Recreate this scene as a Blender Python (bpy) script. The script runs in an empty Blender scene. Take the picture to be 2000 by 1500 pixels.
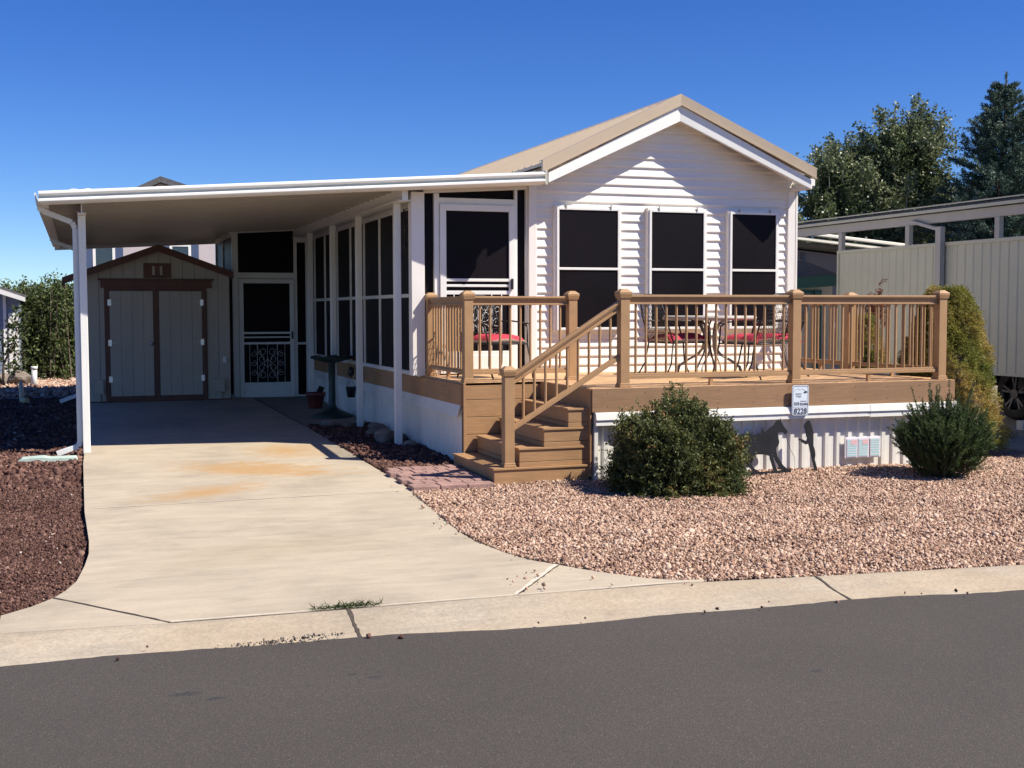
import bpy, bmesh, math, random
import numpy as np
from mathutils import Vector, Matrix
R=math.radians
sc=bpy.context.scene
COL=sc.collection
random.seed(7); rng=np.random.default_rng(7)

# ---------------------------------------------------------------- camera, light
cam=bpy.data.objects.new('camera',bpy.data.cameras.new('camera')); COL.objects.link(cam)
cam.data.sensor_width=36; cam.data.lens=36*2400/2000; cam.data.clip_end=2000; cam.data.clip_start=.05
yaw=math.atan(846/math.hypot(2400,144)); pitch=math.atan(144/2400); roll=-.0022
cam.location=(0,0,1.74)
F=Vector((math.sin(yaw)*math.cos(pitch),math.cos(yaw)*math.cos(pitch),-math.sin(pitch)))
Rt=Vector((math.cos(yaw),-math.sin(yaw),0)); Up=Rt.cross(F)
R2=Rt*math.cos(roll)+Up*math.sin(roll); U2=-Rt*math.sin(roll)+Up*math.cos(roll)
cam.rotation_euler=Matrix((R2,U2,-F)).transposed().to_euler()
sc.camera=cam
SUN=Vector((.72,-.50,1.0)).normalized()
w=bpy.data.worlds.new('World'); sc.world=w; w.use_nodes=True
nt=w.node_tree; bg=nt.nodes['Background']; sky=nt.nodes.new('ShaderNodeTexSky'); sky.sky_type='NISHITA'
sky.sun_disc=False; sky.sun_elevation=math.asin(SUN.z); sky.sun_rotation=math.atan2(SUN.x,SUN.y)
sky.altitude=2000; sky.air_density=1.0; sky.dust_density=.0; sky.ozone_density=3.0
hs=nt.nodes.new('ShaderNodeHueSaturation'); hs.inputs['Saturation'].default_value=1.30; hs.inputs['Hue'].default_value=.515; hs.inputs['Value'].default_value=1.0
tm=nt.nodes.new('ShaderNodeMix'); tm.data_type='RGBA'; tm.blend_type='MULTIPLY'; tm.inputs[0].default_value=1; tm.inputs[7].default_value=(.78,.95,1.15,1)
nt.links.new(sky.outputs[0],hs.inputs['Color']); nt.links.new(hs.outputs[0],tm.inputs[6]); nt.links.new(tm.outputs[2],bg.inputs[0]); bg.inputs[1].default_value=.076
sl=bpy.data.lights.new('sun','SUN'); sl.energy=5.0; sl.angle=R(.53); sl.color=(1,.93,.83)
so=bpy.data.objects.new('sun',sl); COL.objects.link(so); so.rotation_euler=SUN.to_track_quat('Z','Y').to_euler(); so.location=(10,-10,20)
sc.view_settings.view_transform='Standard'; sc.view_settings.look='None'; sc.view_settings.exposure=.60; sc.view_settings.gamma=1
sc.render.engine='CYCLES'

# ---------------------------------------------------------------- materials
def new_mat(name):
    m=bpy.data.materials.new(name); m.use_nodes=True
    return m,m.node_tree,m.node_tree.nodes['Principled BSDF']
def ramp(nt,stops,interp='LINEAR'):
    r=nt.nodes.new('ShaderNodeValToRGB'); cr=r.color_ramp; cr.interpolation=interp
    while len(cr.elements)>1: cr.elements.remove(cr.elements[-1])
    cr.elements[0].position=stops[0][0]; cr.elements[0].color=(*stops[0][1],1)
    for p,c in stops[1:]:
        e=cr.elements.new(p); e.color=(*c,1)
    return r
def coords(nt,scale=(1,1,1),rot=(0,0,0)):
    g=nt.nodes.new('ShaderNodeNewGeometry'); mp=nt.nodes.new('ShaderNodeMapping')
    mp.inputs['Scale'].default_value=scale; mp.inputs['Rotation'].default_value=rot
    nt.links.new(g.outputs['Position'],mp.inputs[0]); return mp.outputs[0]
def noise(nt,vec,scale,detail=6,rough=.6,dist=0):
    n=nt.nodes.new('ShaderNodeTexNoise'); n.inputs['Scale'].default_value=scale; n.inputs['Detail'].default_value=detail
    n.inputs['Roughness'].default_value=rough; n.inputs['Distortion'].default_value=dist
    nt.links.new(vec,n.inputs['Vector']); return n.outputs['Fac']
def mixc(nt,fac,a,b,mode='MIX'):
    m=nt.nodes.new('ShaderNodeMix'); m.data_type='RGBA'; m.blend_type=mode
    for s,v in ((0,fac),(6,a),(7,b)):
        if hasattr(v,'links'): nt.links.new(v,m.inputs[s])
        elif s==0: m.inputs[0].default_value=v
        else: m.inputs[s].default_value=(*v,1)
    return m.outputs[2]
def mth(nt,op,a,b=0.,clamp=False):
    m=nt.nodes.new('ShaderNodeMath'); m.operation=op; m.use_clamp=clamp
    for i,v in ((0,a),(1,b)):
        if hasattr(v,'links'): nt.links.new(v,m.inputs[i])
        else: m.inputs[i].default_value=v
    return m.outputs[0]
def bump(nt,b,h,strength,dist=.01):
    n=nt.nodes.new('ShaderNodeBump'); n.inputs['Strength'].default_value=strength; n.inputs['Distance'].default_value=dist
    nt.links.new(h,n.inputs['Height']); nt.links.new(n.outputs[0],b.inputs['Normal'])
def mat(name,col,rough=.6,var=.12,vscale=3,bscale=40,bstr=.15,metal=0,stretch=(1,1,1),spec=.5,dirt=None,fine=.0):
    m,nt,b=new_mat(name)
    v=coords(nt,stretch)
    n=noise(nt,v,vscale)
    lo=tuple(c*(1-var) for c in col); hi=tuple(min(1,c*(1+var)) for c in col)
    r=ramp(nt,[(.3,lo),(.7,hi)]); nt.links.new(n,r.inputs[0]); c=r.outputs[0]
    if fine:
        n3=noise(nt,v,bscale*2,3); r3=ramp(nt,[(.35,(1-fine,)*3),(.65,(1+fine,)*3)]); nt.links.new(n3,r3.inputs[0])
        c=mixc(nt,1.,c,r3.outputs[0],'MULTIPLY')
    if dirt:
        n2=noise(nt,coords(nt,(1,1,.25)),5,8,.7); r2=ramp(nt,[(.52,(0,)*3),(.75,(1,)*3)]); nt.links.new(n2,r2.inputs[0])
        f=mth(nt,'MULTIPLY',r2.outputs[0],dirt[1]); c=mixc(nt,f,c,dirt[0])
    nt.links.new(c,b.inputs['Base Color'])
    b.inputs['Roughness'].default_value=rough; b.inputs['Metallic'].default_value=metal
    b.inputs['Specular IOR Level'].default_value=spec
    nb=noise(nt,v,bscale,4); bump(nt,b,nb,bstr)
    return m
M={}
M['vinyl']=mat('vinyl_siding',(.83,.785,.71),.45,.03,2,60,.04,dirt=((.55,.5,.45),.12))
M['pan']=mat('white_enamel_shade_darkened',(.42,.385,.34),.35,.06,2,40,.04)  # white enamel darkened: shade below the roof is put into the colour
M['white']=mat('white_painted_aluminium',(.82,.81,.75),.38,.03,2,40,.04,dirt=((.5,.47,.42),.12))
M['skirt']=mat('white_skirting_panel',(.76,.74,.67),.4,.04,3,50,.05,dirt=((.42,.36,.3),.3))
M['tan']=mat('tan_composite',(.40,.235,.108),.55,.10,5,55,.1,fine=.05)
M['deckfloor']=None
M['screen']=mat('black_solar_screen',(.007,.005,.0065),.5,.3,1.2,300,.06,spec=.12)
M['tanroof']=mat('tan_metal_roofing',(.47,.375,.26),.42,.05,2,20,.05,dirt=((.3,.24,.17),.2))
M['brown']=mat('redwood_brown_paint',(.14,.055,.032),.6,.15,6,60,.15)
M['shedwall']=mat('beige_shed_panel',(.50,.43,.33),.65,.06,3,80,.12,stretch=(1,1,.2))
M['shingle']=mat('grey_shingle',(.10,.10,.10),.85,.3,12,80,.5)
M['steel']=mat('brushed_steel',(.55,.55,.56),.35,.1,8,60,.05,metal=1)
M['alloy']=mat('dark_alloy',(.09,.09,.10),.35,.1,8,60,.05,metal=.8)
M['black_iron']=mat('black_wrought_iron',(.018,.018,.02),.45,.2,8,80,.1)
M['taupe_iron']=mat('taupe_painted_iron',(.42,.38,.33),.5,.1,8,80,.1)
M['green_iron']=mat('dark_green_patina',(.018,.045,.038),.45,.3,12,60,.3)
M['gun']=mat('dark_grey_steel_plate',(.020,.021,.024),.85,.3,6,50,.1,spec=.15)
M['cushion']=mat('red_cushion_fabric',(.50,.035,.06),.85,.2,10,120,.4)
M['cushion_side']=mat('beige_cushion_underside',(.55,.45,.36),.85,.15,10,120,.4)
M['terra']=mat('dark_red_plastic_pot',(.16,.035,.03),.5,.2,8,50,.1)
M['black_plastic']=mat('black_plastic',(.012,.012,.013),.5,.1,8,50,.1)
M['paver']=mat('pinkish_brown_paver',(.33,.20,.165),.85,.22,7,50,.7,fine=.15)
M['rock']=mat('grey_brown_rock',(.19,.155,.125),.9,.35,7,18,1.0,fine=.2)
M['greige']=mat('grey_beige_metal_panel',(.50,.50,.39),.5,.05,2,30,.05,dirt=((.25,.24,.2),.2))
M['greige2']=mat('grey_painted_post',(.40,.39,.36),.5,.05,2,30,.05)
M['lav']=mat('lavender_grey_siding',(.15,.15,.21),.6,.06,2,40,.05)
M['green']=mat('forest_green_paint',(.014,.07,.048),.5,.1,3,40,.05)
M['bluegrey']=mat('blue_grey_siding',(.22,.27,.35),.6,.06,2,40,.05)
M['navy']=mat('slate_blue_trim',(.06,.09,.17),.6,.1,2,40,.05)
M['pinkwall']=mat('pale_pinkish_siding',(.52,.46,.45),.6,.05,2,40,.05)
M['glass']=mat('dark_window_glass',(.03,.04,.05),.08,.1,2,2,.0,spec=.8)
M['greenpvc']=mat('pale_green_pvc',(.50,.62,.52),.5,.1,6,40,.1,dirt=((.35,.3,.22),.5))
M['yellowpvc']=mat('yellowed_pvc',(.60,.50,.26),.5,.1,6,40,.1)
M['tire']=mat('black_rubber_tyre',(.014,.014,.015),.75,.2,8,60,.3)
M['bark']=mat('grey_brown_bark',(.13,.10,.075),.9,.3,6,30,.8,stretch=(1,1,.3))
M['palebark']=mat('pale_bark',(.36,.33,.28),.85,.3,6,30,.6,stretch=(1,1,.3))
M['signwhite']=mat('white_sign_face',(.72,.78,.82),.35,.02,2,40,.02)
M['signdark']=mat('dark_sign_ink',(.02,.03,.06),.5,.05,2,40,.02)
M['signgrey']=mat('grey_sign_ink',(.22,.26,.30),.5,.05,2,40,.02)
M['paper']=mat('white_paper',(.75,.72,.76),.6,.02,2,40,.02)
M['paperteal']=mat('pale_teal_print',(.42,.66,.68),.6,.1,60,40,.02)
M['paperpink']=mat('pale_pink_print',(.80,.50,.52),.6,.1,60,40,.02)
M['truck']=mat('dark_vehicle_paint',(.012,.012,.014),.25,.1,2,40,.01,spec=.6)
M['rubbish']=mat('white_paper_scrap',(.7,.7,.62),.7,.05,5,30,.1)

def wood_mat(name,col,groove=None,rot=(0,0,0),grain=(1.2,18,18)):
    m,nt,b=new_mat(name); v=coords(nt,grain)
    n=noise(nt,v,3,8,.65,1.2); r=ramp(nt,[(.3,tuple(c*.80 for c in col)),(.55,col),(.75,tuple(c*1.15 for c in col))]); nt.links.new(n,r.inputs[0])
    c=r.outputs[0]
    n4=noise(nt,coords(nt,(1,1,1)),2.5,4); r4=ramp(nt,[(.35,(.9,.9,.9)),(.7,(1.07,1.07,1.07))]); nt.links.new(n4,r4.inputs[0]); c=mixc(nt,1.,c,r4.outputs[0],'MULTIPLY')
    h=n
    if groove:
        s=nt.nodes.new('ShaderNodeSeparateXYZ'); nt.links.new(coords(nt,(1,1,1),rot),s.inputs[0])
        f=mth(nt,'FRACT',mth(nt,'DIVIDE',s.outputs[0],groove)); g=mth(nt,'LESS_THAN',f,.045)
        c=mixc(nt,g,c,tuple(k*.10 for k in col)); 
        fl=nt.nodes.new('ShaderNodeMath'); fl.operation='FLOOR'; nt.links.new(mth(nt,'DIVIDE',s.outputs[0],groove),fl.inputs[0])
        wn=nt.nodes.new('ShaderNodeTexWhiteNoise'); wn.noise_dimensions='1D'; nt.links.new(fl.outputs[0],wn.inputs['W'])
        rr=ramp(nt,[(0,(.85,.85,.85)),(1,(1.12,1.1,1.08))]); nt.links.new(wn.outputs[0],rr.inputs[0]); c=mixc(nt,1.,c,rr.outputs[0],'MULTIPLY')
    nt.links.new(c,b.inputs['Base Color']); b.inputs['Roughness'].default_value=.6; bump(nt,b,h,.25,.003)
    return m
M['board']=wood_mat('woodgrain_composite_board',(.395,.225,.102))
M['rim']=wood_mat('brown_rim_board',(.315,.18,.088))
M['siderim']=wood_mat('tan_side_rim_board',(.40,.22,.10),grain=(18,1.2,18))
M['deckfloor']=wood_mat('deck_floor_planks',(.62,.38,.19),.14,(0,0,R(45)),grain=(6,6,6))

def concrete_mat(name,col,stain=False,yellow=0.,scratch=.0):
    m,nt,b=new_mat(name); v=coords(nt)
    n=noise(nt,v,1.1,8,.65,.4); r=ramp(nt,[(.28,tuple(c*.80 for c in col)),(.5,col),(.72,tuple(c*1.12 for c in col))]); nt.links.new(n,r.inputs[0]); c=r.outputs[0]
    # broom streaks across the slab
    st=noise(nt,coords(nt,(.8,3.2,1),(0,0,R(2))),2.4,9,.72,.8); r2=ramp(nt,[(.35,(.86,.86,.87)),(.55,(1,1,1)),(.72,(1.10,1.09,1.06))]); nt.links.new(st,r2.inputs[0]); c=mixc(nt,1.,c,r2.outputs[0],'MULTIPLY')
    fn=noise(nt,v,140,3,.7); r3=ramp(nt,[(.3,(.88,)*3),(.7,(1.10,)*3)]); nt.links.new(fn,r3.inputs[0]); c=mixc(nt,1.,c,r3.outputs[0],'MULTIPLY')
    sp=noise(nt,v,28,2,.5); r4=ramp(nt,[(.70,(0,)*3),(.76,(1,)*3)]); nt.links.new(sp,r4.inputs[0]); c=mixc(nt,mth(nt,'MULTIPLY',r4.outputs[0],.35),c,tuple(k*.5 for k in col))
    # light scuffs
    sf=noise(nt,coords(nt,(.55,8,1),(0,0,R(-3))),1.7,9,.78,1.2); r5=ramp(nt,[(.60,(0,)*3),(.74,(1,)*3)]); nt.links.new(sf,r5.inputs[0]); c=mixc(nt,mth(nt,'MULTIPLY',r5.outputs[0],.6),c,(.60,.53,.42))
    if stain:
        def blob(cx,cy,sx,sy,rot,k):
            mp=nt.nodes.new('ShaderNodeMapping'); mp.vector_type='TEXTURE'; mp.inputs['Location'].default_value=(cx,cy,0); mp.inputs['Rotation'].default_value=(0,0,rot); mp.inputs['Scale'].default_value=(sx,sy,1000)
            g=nt.nodes.new('ShaderNodeNewGeometry'); nt.links.new(g.outputs['Position'],mp.inputs[0])
            ln=nt.nodes.new('ShaderNodeVectorMath'); ln.operation='LENGTH'; nt.links.new(mp.outputs[0],ln.inputs[0])
            nn=noise(nt,coords(nt,(1,1.8,1)),2.6,9,.72,1.2)
            d=mth(nt,'ADD',ln.outputs['Value'],mth(nt,'MULTIPLY',mth(nt,'SUBTRACT',nn,.5),3.2))
            return mth(nt,'MULTIPLY',mth(nt,'SUBTRACT',1.05,d,True),k)
        f=mth(nt,'ADD',mth(nt,'ADD',blob(1.75,12.9,1.0,.6,R(-35),1.3),blob(1.1,11.6,.75,.35,R(35),1.0)),blob(2.25,14.3,.55,.75,0,1.0),True)
        c=mixc(nt,mth(nt,'MULTIPLY',f,.85),c,(.44,.26,.10))
        f2=blob(1.3,8.8,1.1,.5,R(20),.5); c=mixc(nt,mth(nt,'MULTIPLY',f2,.35),c,(.42,.31,.15))
        f3=mth(nt,'ADD',blob(1.2,17.6,.9,1.0,0,.8),blob(2.3,19.4,.6,.8,0,.6),True); c=mixc(nt,mth(nt,'MULTIPLY',f3,.5),c,(.16,.15,.14))
    if yellow:
        yn=noise(nt,v,.9,5,.6,.5); ry=ramp(nt,[(.38,(0,)*3),(.62,(1,)*3)]); nt.links.new(yn,ry.inputs[0]); c=mixc(nt,mth(nt,'MULTIPLY',ry.outputs[0],yellow),c,(.46,.33,.185))
        ag=nt.nodes.new('ShaderNodeTexVoronoi'); ag.inputs['Scale'].default_value=60; nt.links.new(v,ag.inputs['Vector'])
        ra=ramp(nt,[(.0,(.78,)*3),(1,(1.12,)*3)]); nt.links.new(ag.outputs['Color'],ra.inputs[0]); c=mixc(nt,.8,c,ra.outputs[0],'MULTIPLY')
    nt.links.new(c,b.inputs['Base Color']); b.inputs['Roughness'].default_value=.85
    bump(nt,b,mth(nt,'ADD',fn,st),.25,.004); return m
M['concrete']=concrete_mat('driveway_concrete',(.455,.385,.28),stain=True)
M['kerb']=concrete_mat('kerb_concrete',(.43,.365,.27),yellow=.35)
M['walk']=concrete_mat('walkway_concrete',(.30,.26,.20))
SPOTS_=[(.42,5.66,.075,.035),(.53,5.55,.06,.02),(1.19,5.70,.03,.018),(1.28,5.62,.035,.02),(3.3,5.0,.03,.02)]
def asphalt_mat():
    m,nt,b=new_mat('asphalt'); v=coords(nt)
    n=noise(nt,v,.5,6,.6,.3); r=ramp(nt,[(.3,(.055,.046,.037)),(.7,(.071,.060,.049))]); nt.links.new(n,r.inputs[0]); c=r.outputs[0]
    vo=nt.nodes.new('ShaderNodeTexVoronoi'); vo.inputs['Scale'].default_value=210; nt.links.new(v,vo.inputs['Vector'])
    s=nt.nodes.new('ShaderNodeSeparateColor'); nt.links.new(vo.outputs['Color'],s.inputs[0])
    r2=ramp(nt,[(0,(.72,)*3),(.6,(1,)*3),(.93,(1.15,1.15,1.15)),(.985,(1.9,1.8,1.7))]); nt.links.new(s.outputs[0],r2.inputs[0]); c=mixc(nt,1.,c,r2.outputs[0],'MULTIPLY')
    st=noise(nt,coords(nt,(.6,3.5,1),(0,0,R(-5))),1.3,6,.7,.4); r3=ramp(nt,[(.74,(0,)*3),(.78,(1,)*3)]); nt.links.new(st,r3.inputs[0]); c=mixc(nt,mth(nt,'MULTIPLY',r3.outputs[0],.55),c,(.045,.042,.042))
    d=noise(nt,coords(nt,(1,2,1)),2.3,8,.75); r4=ramp(nt,[(.62,(0,)*3),(.8,(1,)*3)]); nt.links.new(d,r4.inputs[0]); c=mixc(nt,mth(nt,'MULTIPLY',r4.outputs[0],.4),c,(.17,.145,.125))
    for (cx,cy,sx,sy) in SPOTS_:
        mp=nt.nodes.new('ShaderNodeMapping'); mp.vector_type='TEXTURE'; mp.inputs['Location'].default_value=(cx,cy,0); mp.inputs['Scale'].default_value=(sx,sy,1000)
        gg=nt.nodes.new('ShaderNodeNewGeometry'); nt.links.new(gg.outputs['Position'],mp.inputs[0]); ln=nt.nodes.new('ShaderNodeVectorMath'); ln.operation='LENGTH'; nt.links.new(mp.outputs[0],ln.inputs[0])
        dd=mth(nt,'ADD',ln.outputs['Value'],mth(nt,'MULTIPLY',mth(nt,'SUBTRACT',noise(nt,v,30,5),.5),2.2)); ff=mth(nt,'MULTIPLY',mth(nt,'SUBTRACT',1.1,dd,True),1.6,True)
        c=mixc(nt,mth(nt,'MULTIPLY',ff,.7),c,(.022,.026,.028))
    nt.links.new(c,b.inputs['Base Color']); b.inputs['Roughness'].default_value=.85; bump(nt,b,vo.outputs['Distance'],.4,.005)
    return m
M['asphalt']=asphalt_mat()
def stones_mat(name,stops,bs=60):
    m,nt,b=new_mat(name); a=nt.nodes.new('ShaderNodeAttribute'); a.attribute_name='tint'
    s=nt.nodes.new('ShaderNodeSeparateColor'); nt.links.new(a.outputs['Color'],s.inputs[0])
    r=ramp(nt,stops); nt.links.new(s.outputs[0],r.inputs[0])
    big=noise(nt,coords(nt),1.5,4); rb=ramp(nt,[(.35,(.85,.83,.83)),(.65,(1.1,1.1,1.1))]); nt.links.new(big,rb.inputs[0])
    c=mixc(nt,1.,r.outputs[0],rb.outputs[0],'MULTIPLY')
    nt.links.new(c,b.inputs['Base Color']); b.inputs['Roughness'].default_value=.9; b.inputs['Specular IOR Level'].default_value=.2
    bump(nt,b,noise(nt,coords(nt),bs,3),.4,.004); return m
M['gravel']=stones_mat('pink_gravel',[(0,(.10,.055,.04)),(.2,(.27,.16,.11)),(.5,(.43,.275,.19)),(.8,(.62,.44,.32)),(1,(.50,.40,.31))])
M['lava']=stones_mat('red_brown_lava_rock',[(0,(.045,.02,.018)),(.5,(.115,.060,.045)),(.9,(.19,.105,.078)),(.997,(.24,.15,.12)),(1,(.45,.36,.29))])
M['gravelbed']=mat('gravel_bed',(.20,.125,.10),.95,.4,30,60,.8)
M['lavabed']=mat('lava_bed',(.055,.028,.024),.95,.4,30,60,.8)
M['dirt']=mat('dry_ground',(.26,.20,.15),.95,.3,.8,20,.6)
M['crumb']=stones_mat('dark_asphalt_crumb',[(0,(.05,.045,.042)),(.7,(.12,.105,.095)),(1,(.25,.21,.17))])
def leaf_mat(name,stops,trans=.25,rough=.55):
    m,nt,b=new_mat(name); a=nt.nodes.new('ShaderNodeAttribute'); a.attribute_name='tint'
    s=nt.nodes.new('ShaderNodeSeparateColor'); nt.links.new(a.outputs['Color'],s.inputs[0])
    r=ramp(nt,stops); nt.links.new(s.outputs[0],r.inputs[0])
    nt.links.new(r.outputs[0],b.inputs['Base Color']); b.inputs['Roughness'].default_value=rough; b.inputs['Specular IOR Level'].default_value=.35
    t=nt.nodes.new('ShaderNodeBsdfTranslucent'); nt.links.new(r.outputs[0],t.inputs[0])
    mx=nt.nodes.new('ShaderNodeMixShader'); mx.inputs[0].default_value=trans
    nt.links.new(b.outputs[0],mx.inputs[1]); nt.links.new(t.outputs[0],mx.inputs[2]); nt.links.new(mx.outputs[0],nt.nodes['Material Output'].inputs[0])
    return m
M['lf_bush']=leaf_mat('barberry_leaves',[(0,(.03,.042,.014)),(.4,(.085,.105,.034)),(.7,(.16,.18,.055)),(.86,(.24,.17,.055)),(1,(.28,.09,.035))])
M['lf_yew']=leaf_mat('yew_needles',[(0,(.03,.055,.02)),(.6,(.08,.125,.04)),(1,(.16,.21,.07))])
M['lf_cone']=leaf_mat('dwarf_spruce_needles',[(0,(.09,.13,.02)),(.4,(.26,.26,.05)),(.72,(.44,.35,.10)),(1,(.46,.25,.10))])
M['lf_tree']=leaf_mat('poplar_leaves',[(0,(.06,.085,.035)),(.5,(.17,.21,.095)),(.85,(.29,.31,.16)),(1,(.40,.40,.27))],.3,.4)
M['lf_spruce']=leaf_mat('blue_spruce_needles',[(0,(.03,.06,.04)),(.6,(.09,.145,.105)),(1,(.17,.235,.18))],.1)
M['lf_lilac']=leaf_mat('lilac_leaves',[(0,(.025,.04,.010)),(.6,(.095,.13,.035)),(1,(.20,.23,.08))])
M['lf_weed']=leaf_mat('weed_blades',[(0,(.03,.05,.015)),(1,(.10,.13,.04))])
M['lf_red']=leaf_mat('dry_red_leaves',[(0,(.12,.03,.02)),(1,(.25,.09,.05))])

# ---------------------------------------------------------------- building helpers
ORG={}   # world origin of each object made here
def props(o,label=None,cat=None,group=None,kind=None):
    if label: o['label']=label
    if cat: o['category']=cat
    if group: o['group']=group
    if kind: o['kind']=kind
    return o
def thing(name,loc,label,cat,group=None,kind=None):
    o=bpy.data.objects.new(name,None); COL.objects.link(o); o.location=loc; o.empty_display_size=.1
    ORG[o]=Vector(loc); return props(o,label,cat,group,kind)
class MB:
    def __init__(s): s.v=[]; s.f=[]; s.sm=[]
    def add(s,vs,fs,smooth=False):
        n=len(s.v); s.v+= [tuple(p) for p in vs]; s.f+=[tuple(i+n for i in f) for f in fs]; s.sm+=[smooth]*len(fs); return s
    def box(s,x0,x1,y0,y1,z0,z1):
        return s.add([(x0,y0,z0),(x1,y0,z0),(x1,y1,z0),(x0,y1,z0),(x0,y0,z1),(x1,y0,z1),(x1,y1,z1),(x0,y1,z1)],
          [(0,3,2,1),(4,5,6,7),(0,1,5,4),(1,2,6,5),(2,3,7,6),(3,0,4,7)])
    def bar(s,p,q,wd,ht,up=(0,0,1)):   # rectangular bar from p to q
        p=Vector(p);q=Vector(q);d=(q-p).normalized();u=Vector(up)
        sd=d.cross(u).normalized(); u=sd.cross(d).normalized(); sd*=wd/2; u*=ht/2
        vs=[p-sd-u,p+sd-u,p+sd+u,p-sd+u,q-sd-u,q+sd-u,q+sd+u,q-sd+u]
        return s.add(vs,[(0,1,2,3),(7,6,5,4),(0,4,5,1),(1,5,6,2),(2,6,7,3),(3,7,4,0)])
    def prism(s,poly,fn,a,b):          # fn(u,v,t)->xyz
        n=len(poly); vs=[fn(u,v,a) for u,v in poly]+[fn(u,v,b) for u,v in poly]
        return s.add(vs,[tuple(range(n))[::-1],tuple(range(n,2*n))]+[(i,(i+1)%n,n+(i+1)%n,n+i) for i in range(n)])
    def tube(s,pts,r,n=8,caps=True,smooth=True):
        pts=[Vector(p) for p in pts]; rs=r if isinstance(r,(list,tuple)) else [r]*len(pts)
        vs=[];fs=[]; prev=None
        for i,p in enumerate(pts):
            d=(pts[min(i+1,len(pts)-1)]-pts[max(i-1,0)])
            d=d.normalized() if d.length>1e-9 else Vector((0,0,1))
            if prev is None: a=d.cross(Vector((0,0,1)) if abs(d.z)<.9 else Vector((1,0,0))).normalized()
            else: a=(prev-d*prev.dot(d)); a=a.normalized() if a.length>1e-6 else prev
            prev=a; b=d.cross(a)
            vs+=[p+(a*math.cos(2*math.pi*k/n)+b*math.sin(2*math.pi*k/n))*rs[i] for k in range(n)]
        for i in range(len(pts)-1):
            fs+=[(i*n+k,i*n+(k+1)%n,(i+1)*n+(k+1)%n,(i+1)*n+k) for k in range(n)]
        s.add(vs,fs,smooth)
        if caps:
            m=len(s.v)-len(vs); s.f+=[tuple(range(m,m+n))[::-1],tuple(range(m+len(vs)-n,m+len(vs)))]; s.sm+=[False,False]
        return s
    def lathe(s,prof,c,n=24):
        vs=[];fs=[]
        for r,z in prof: vs+=[(c[0]+r*math.cos(2*math.pi*k/n),c[1]+r*math.sin(2*math.pi*k/n),c[2]+z) for k in range(n)]
        for i in range(len(prof)-1): fs+=[(i*n+k,i*n+(k+1)%n,(i+1)*n+(k+1)%n,(i+1)*n+k) for k in range(n)]
        return s.add(vs,fs,True)
    def build(s,name,m,parent=None,bevel=0,label=None,cat=None,group=None,kind=None,seg=2):
        if parent is not None: o0=ORG[parent]
        else:
            a=np.array(s.v); o0=Vector(((a[:,0].min()+a[:,0].max())/2,(a[:,1].min()+a[:,1].max())/2,a[:,2].min()))
        me=bpy.data.meshes.new(name); me.from_pydata([(x-o0.x,y-o0.y,z-o0.z) for x,y,z in s.v],[],s.f); me.update()
        me.materials.append(M[m] if isinstance(m,str) else m)
        me.polygons.foreach_set('use_smooth',s.sm)
        bm=bmesh.new(); bm.from_mesh(me); bmesh.ops.recalc_face_normals(bm,faces=bm.faces); bm.to_mesh(me); bm.free()
        o=bpy.data.objects.new(name,me); COL.objects.link(o)
        if parent is not None: o.parent=parent
        else: o.location=o0
        ORG[o]=o0.copy()
        if bevel:
            b=o.modifiers.new('bevel','BEVEL'); b.width=bevel; b.segments=seg; b.limit_method='ANGLE'; b.angle_limit=R(40)
        return props(o,label,cat,group,kind)
def kids(o): return [c for c in bpy.data.objects if c.parent==o]
def dup(root,loc,rz=0,label=None):
    def cp(o,par):
        c=o.copy(); COL.objects.link(c); c.parent=par; ORG[c]=Vector(loc)
        for k in kids0[o]: cp(k,c)
        return c
    kids0={}
    def walk(o):
        kids0[o]=kids(o)
        for k in kids0[o]: walk(k)
    walk(root)
    r=cp(root,None); r.location=loc; r.rotation_euler=(0,0,rz)
    if label: r['label']=label
    return r
def g(y): return min(max((y-9.5)*.018,0),.27)

def sheet(name,poly,zoff,m,kind=None,thick=0,gf=g,parent=None,**kw):
    bm=bmesh.new(); f=bm.faces.new([bm.verts.new((x,y,0)) for x,y in poly])
    bmesh.ops.triangulate(bm,faces=[f])
    for yy in (9.5,12,14.5,17,20,22,24.5):
        bmesh.ops.bisect_plane(bm,geom=bm.verts[:]+bm.edges[:]+bm.faces[:],plane_co=(0,yy,0),plane_no=(0,1,0))
    for v in bm.verts: v.co.z=gf(v.co.y)+zoff
    if thick:
        ret=bmesh.ops.extrude_face_region(bm,geom=bm.faces[:])
        for v in [q for q in ret['geom'] if isinstance(q,bmesh.types.BMVert)]: v.co.z-=thick
    bmesh.ops.recalc_face_normals(bm,faces=bm.faces)
    me=bpy.data.meshes.new(name); bm.to_mesh(me); bm.free(); me.materials.append(M[m])
    if not thick:
        if me.polygons and me.polygons[0].normal.z<0: me.flip_normals()
    o=bpy.data.objects.new(name,me); COL.objects.link(o); ORG[o]=Vector((0,0,0)); return props(o,kind=kind,**kw)

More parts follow.
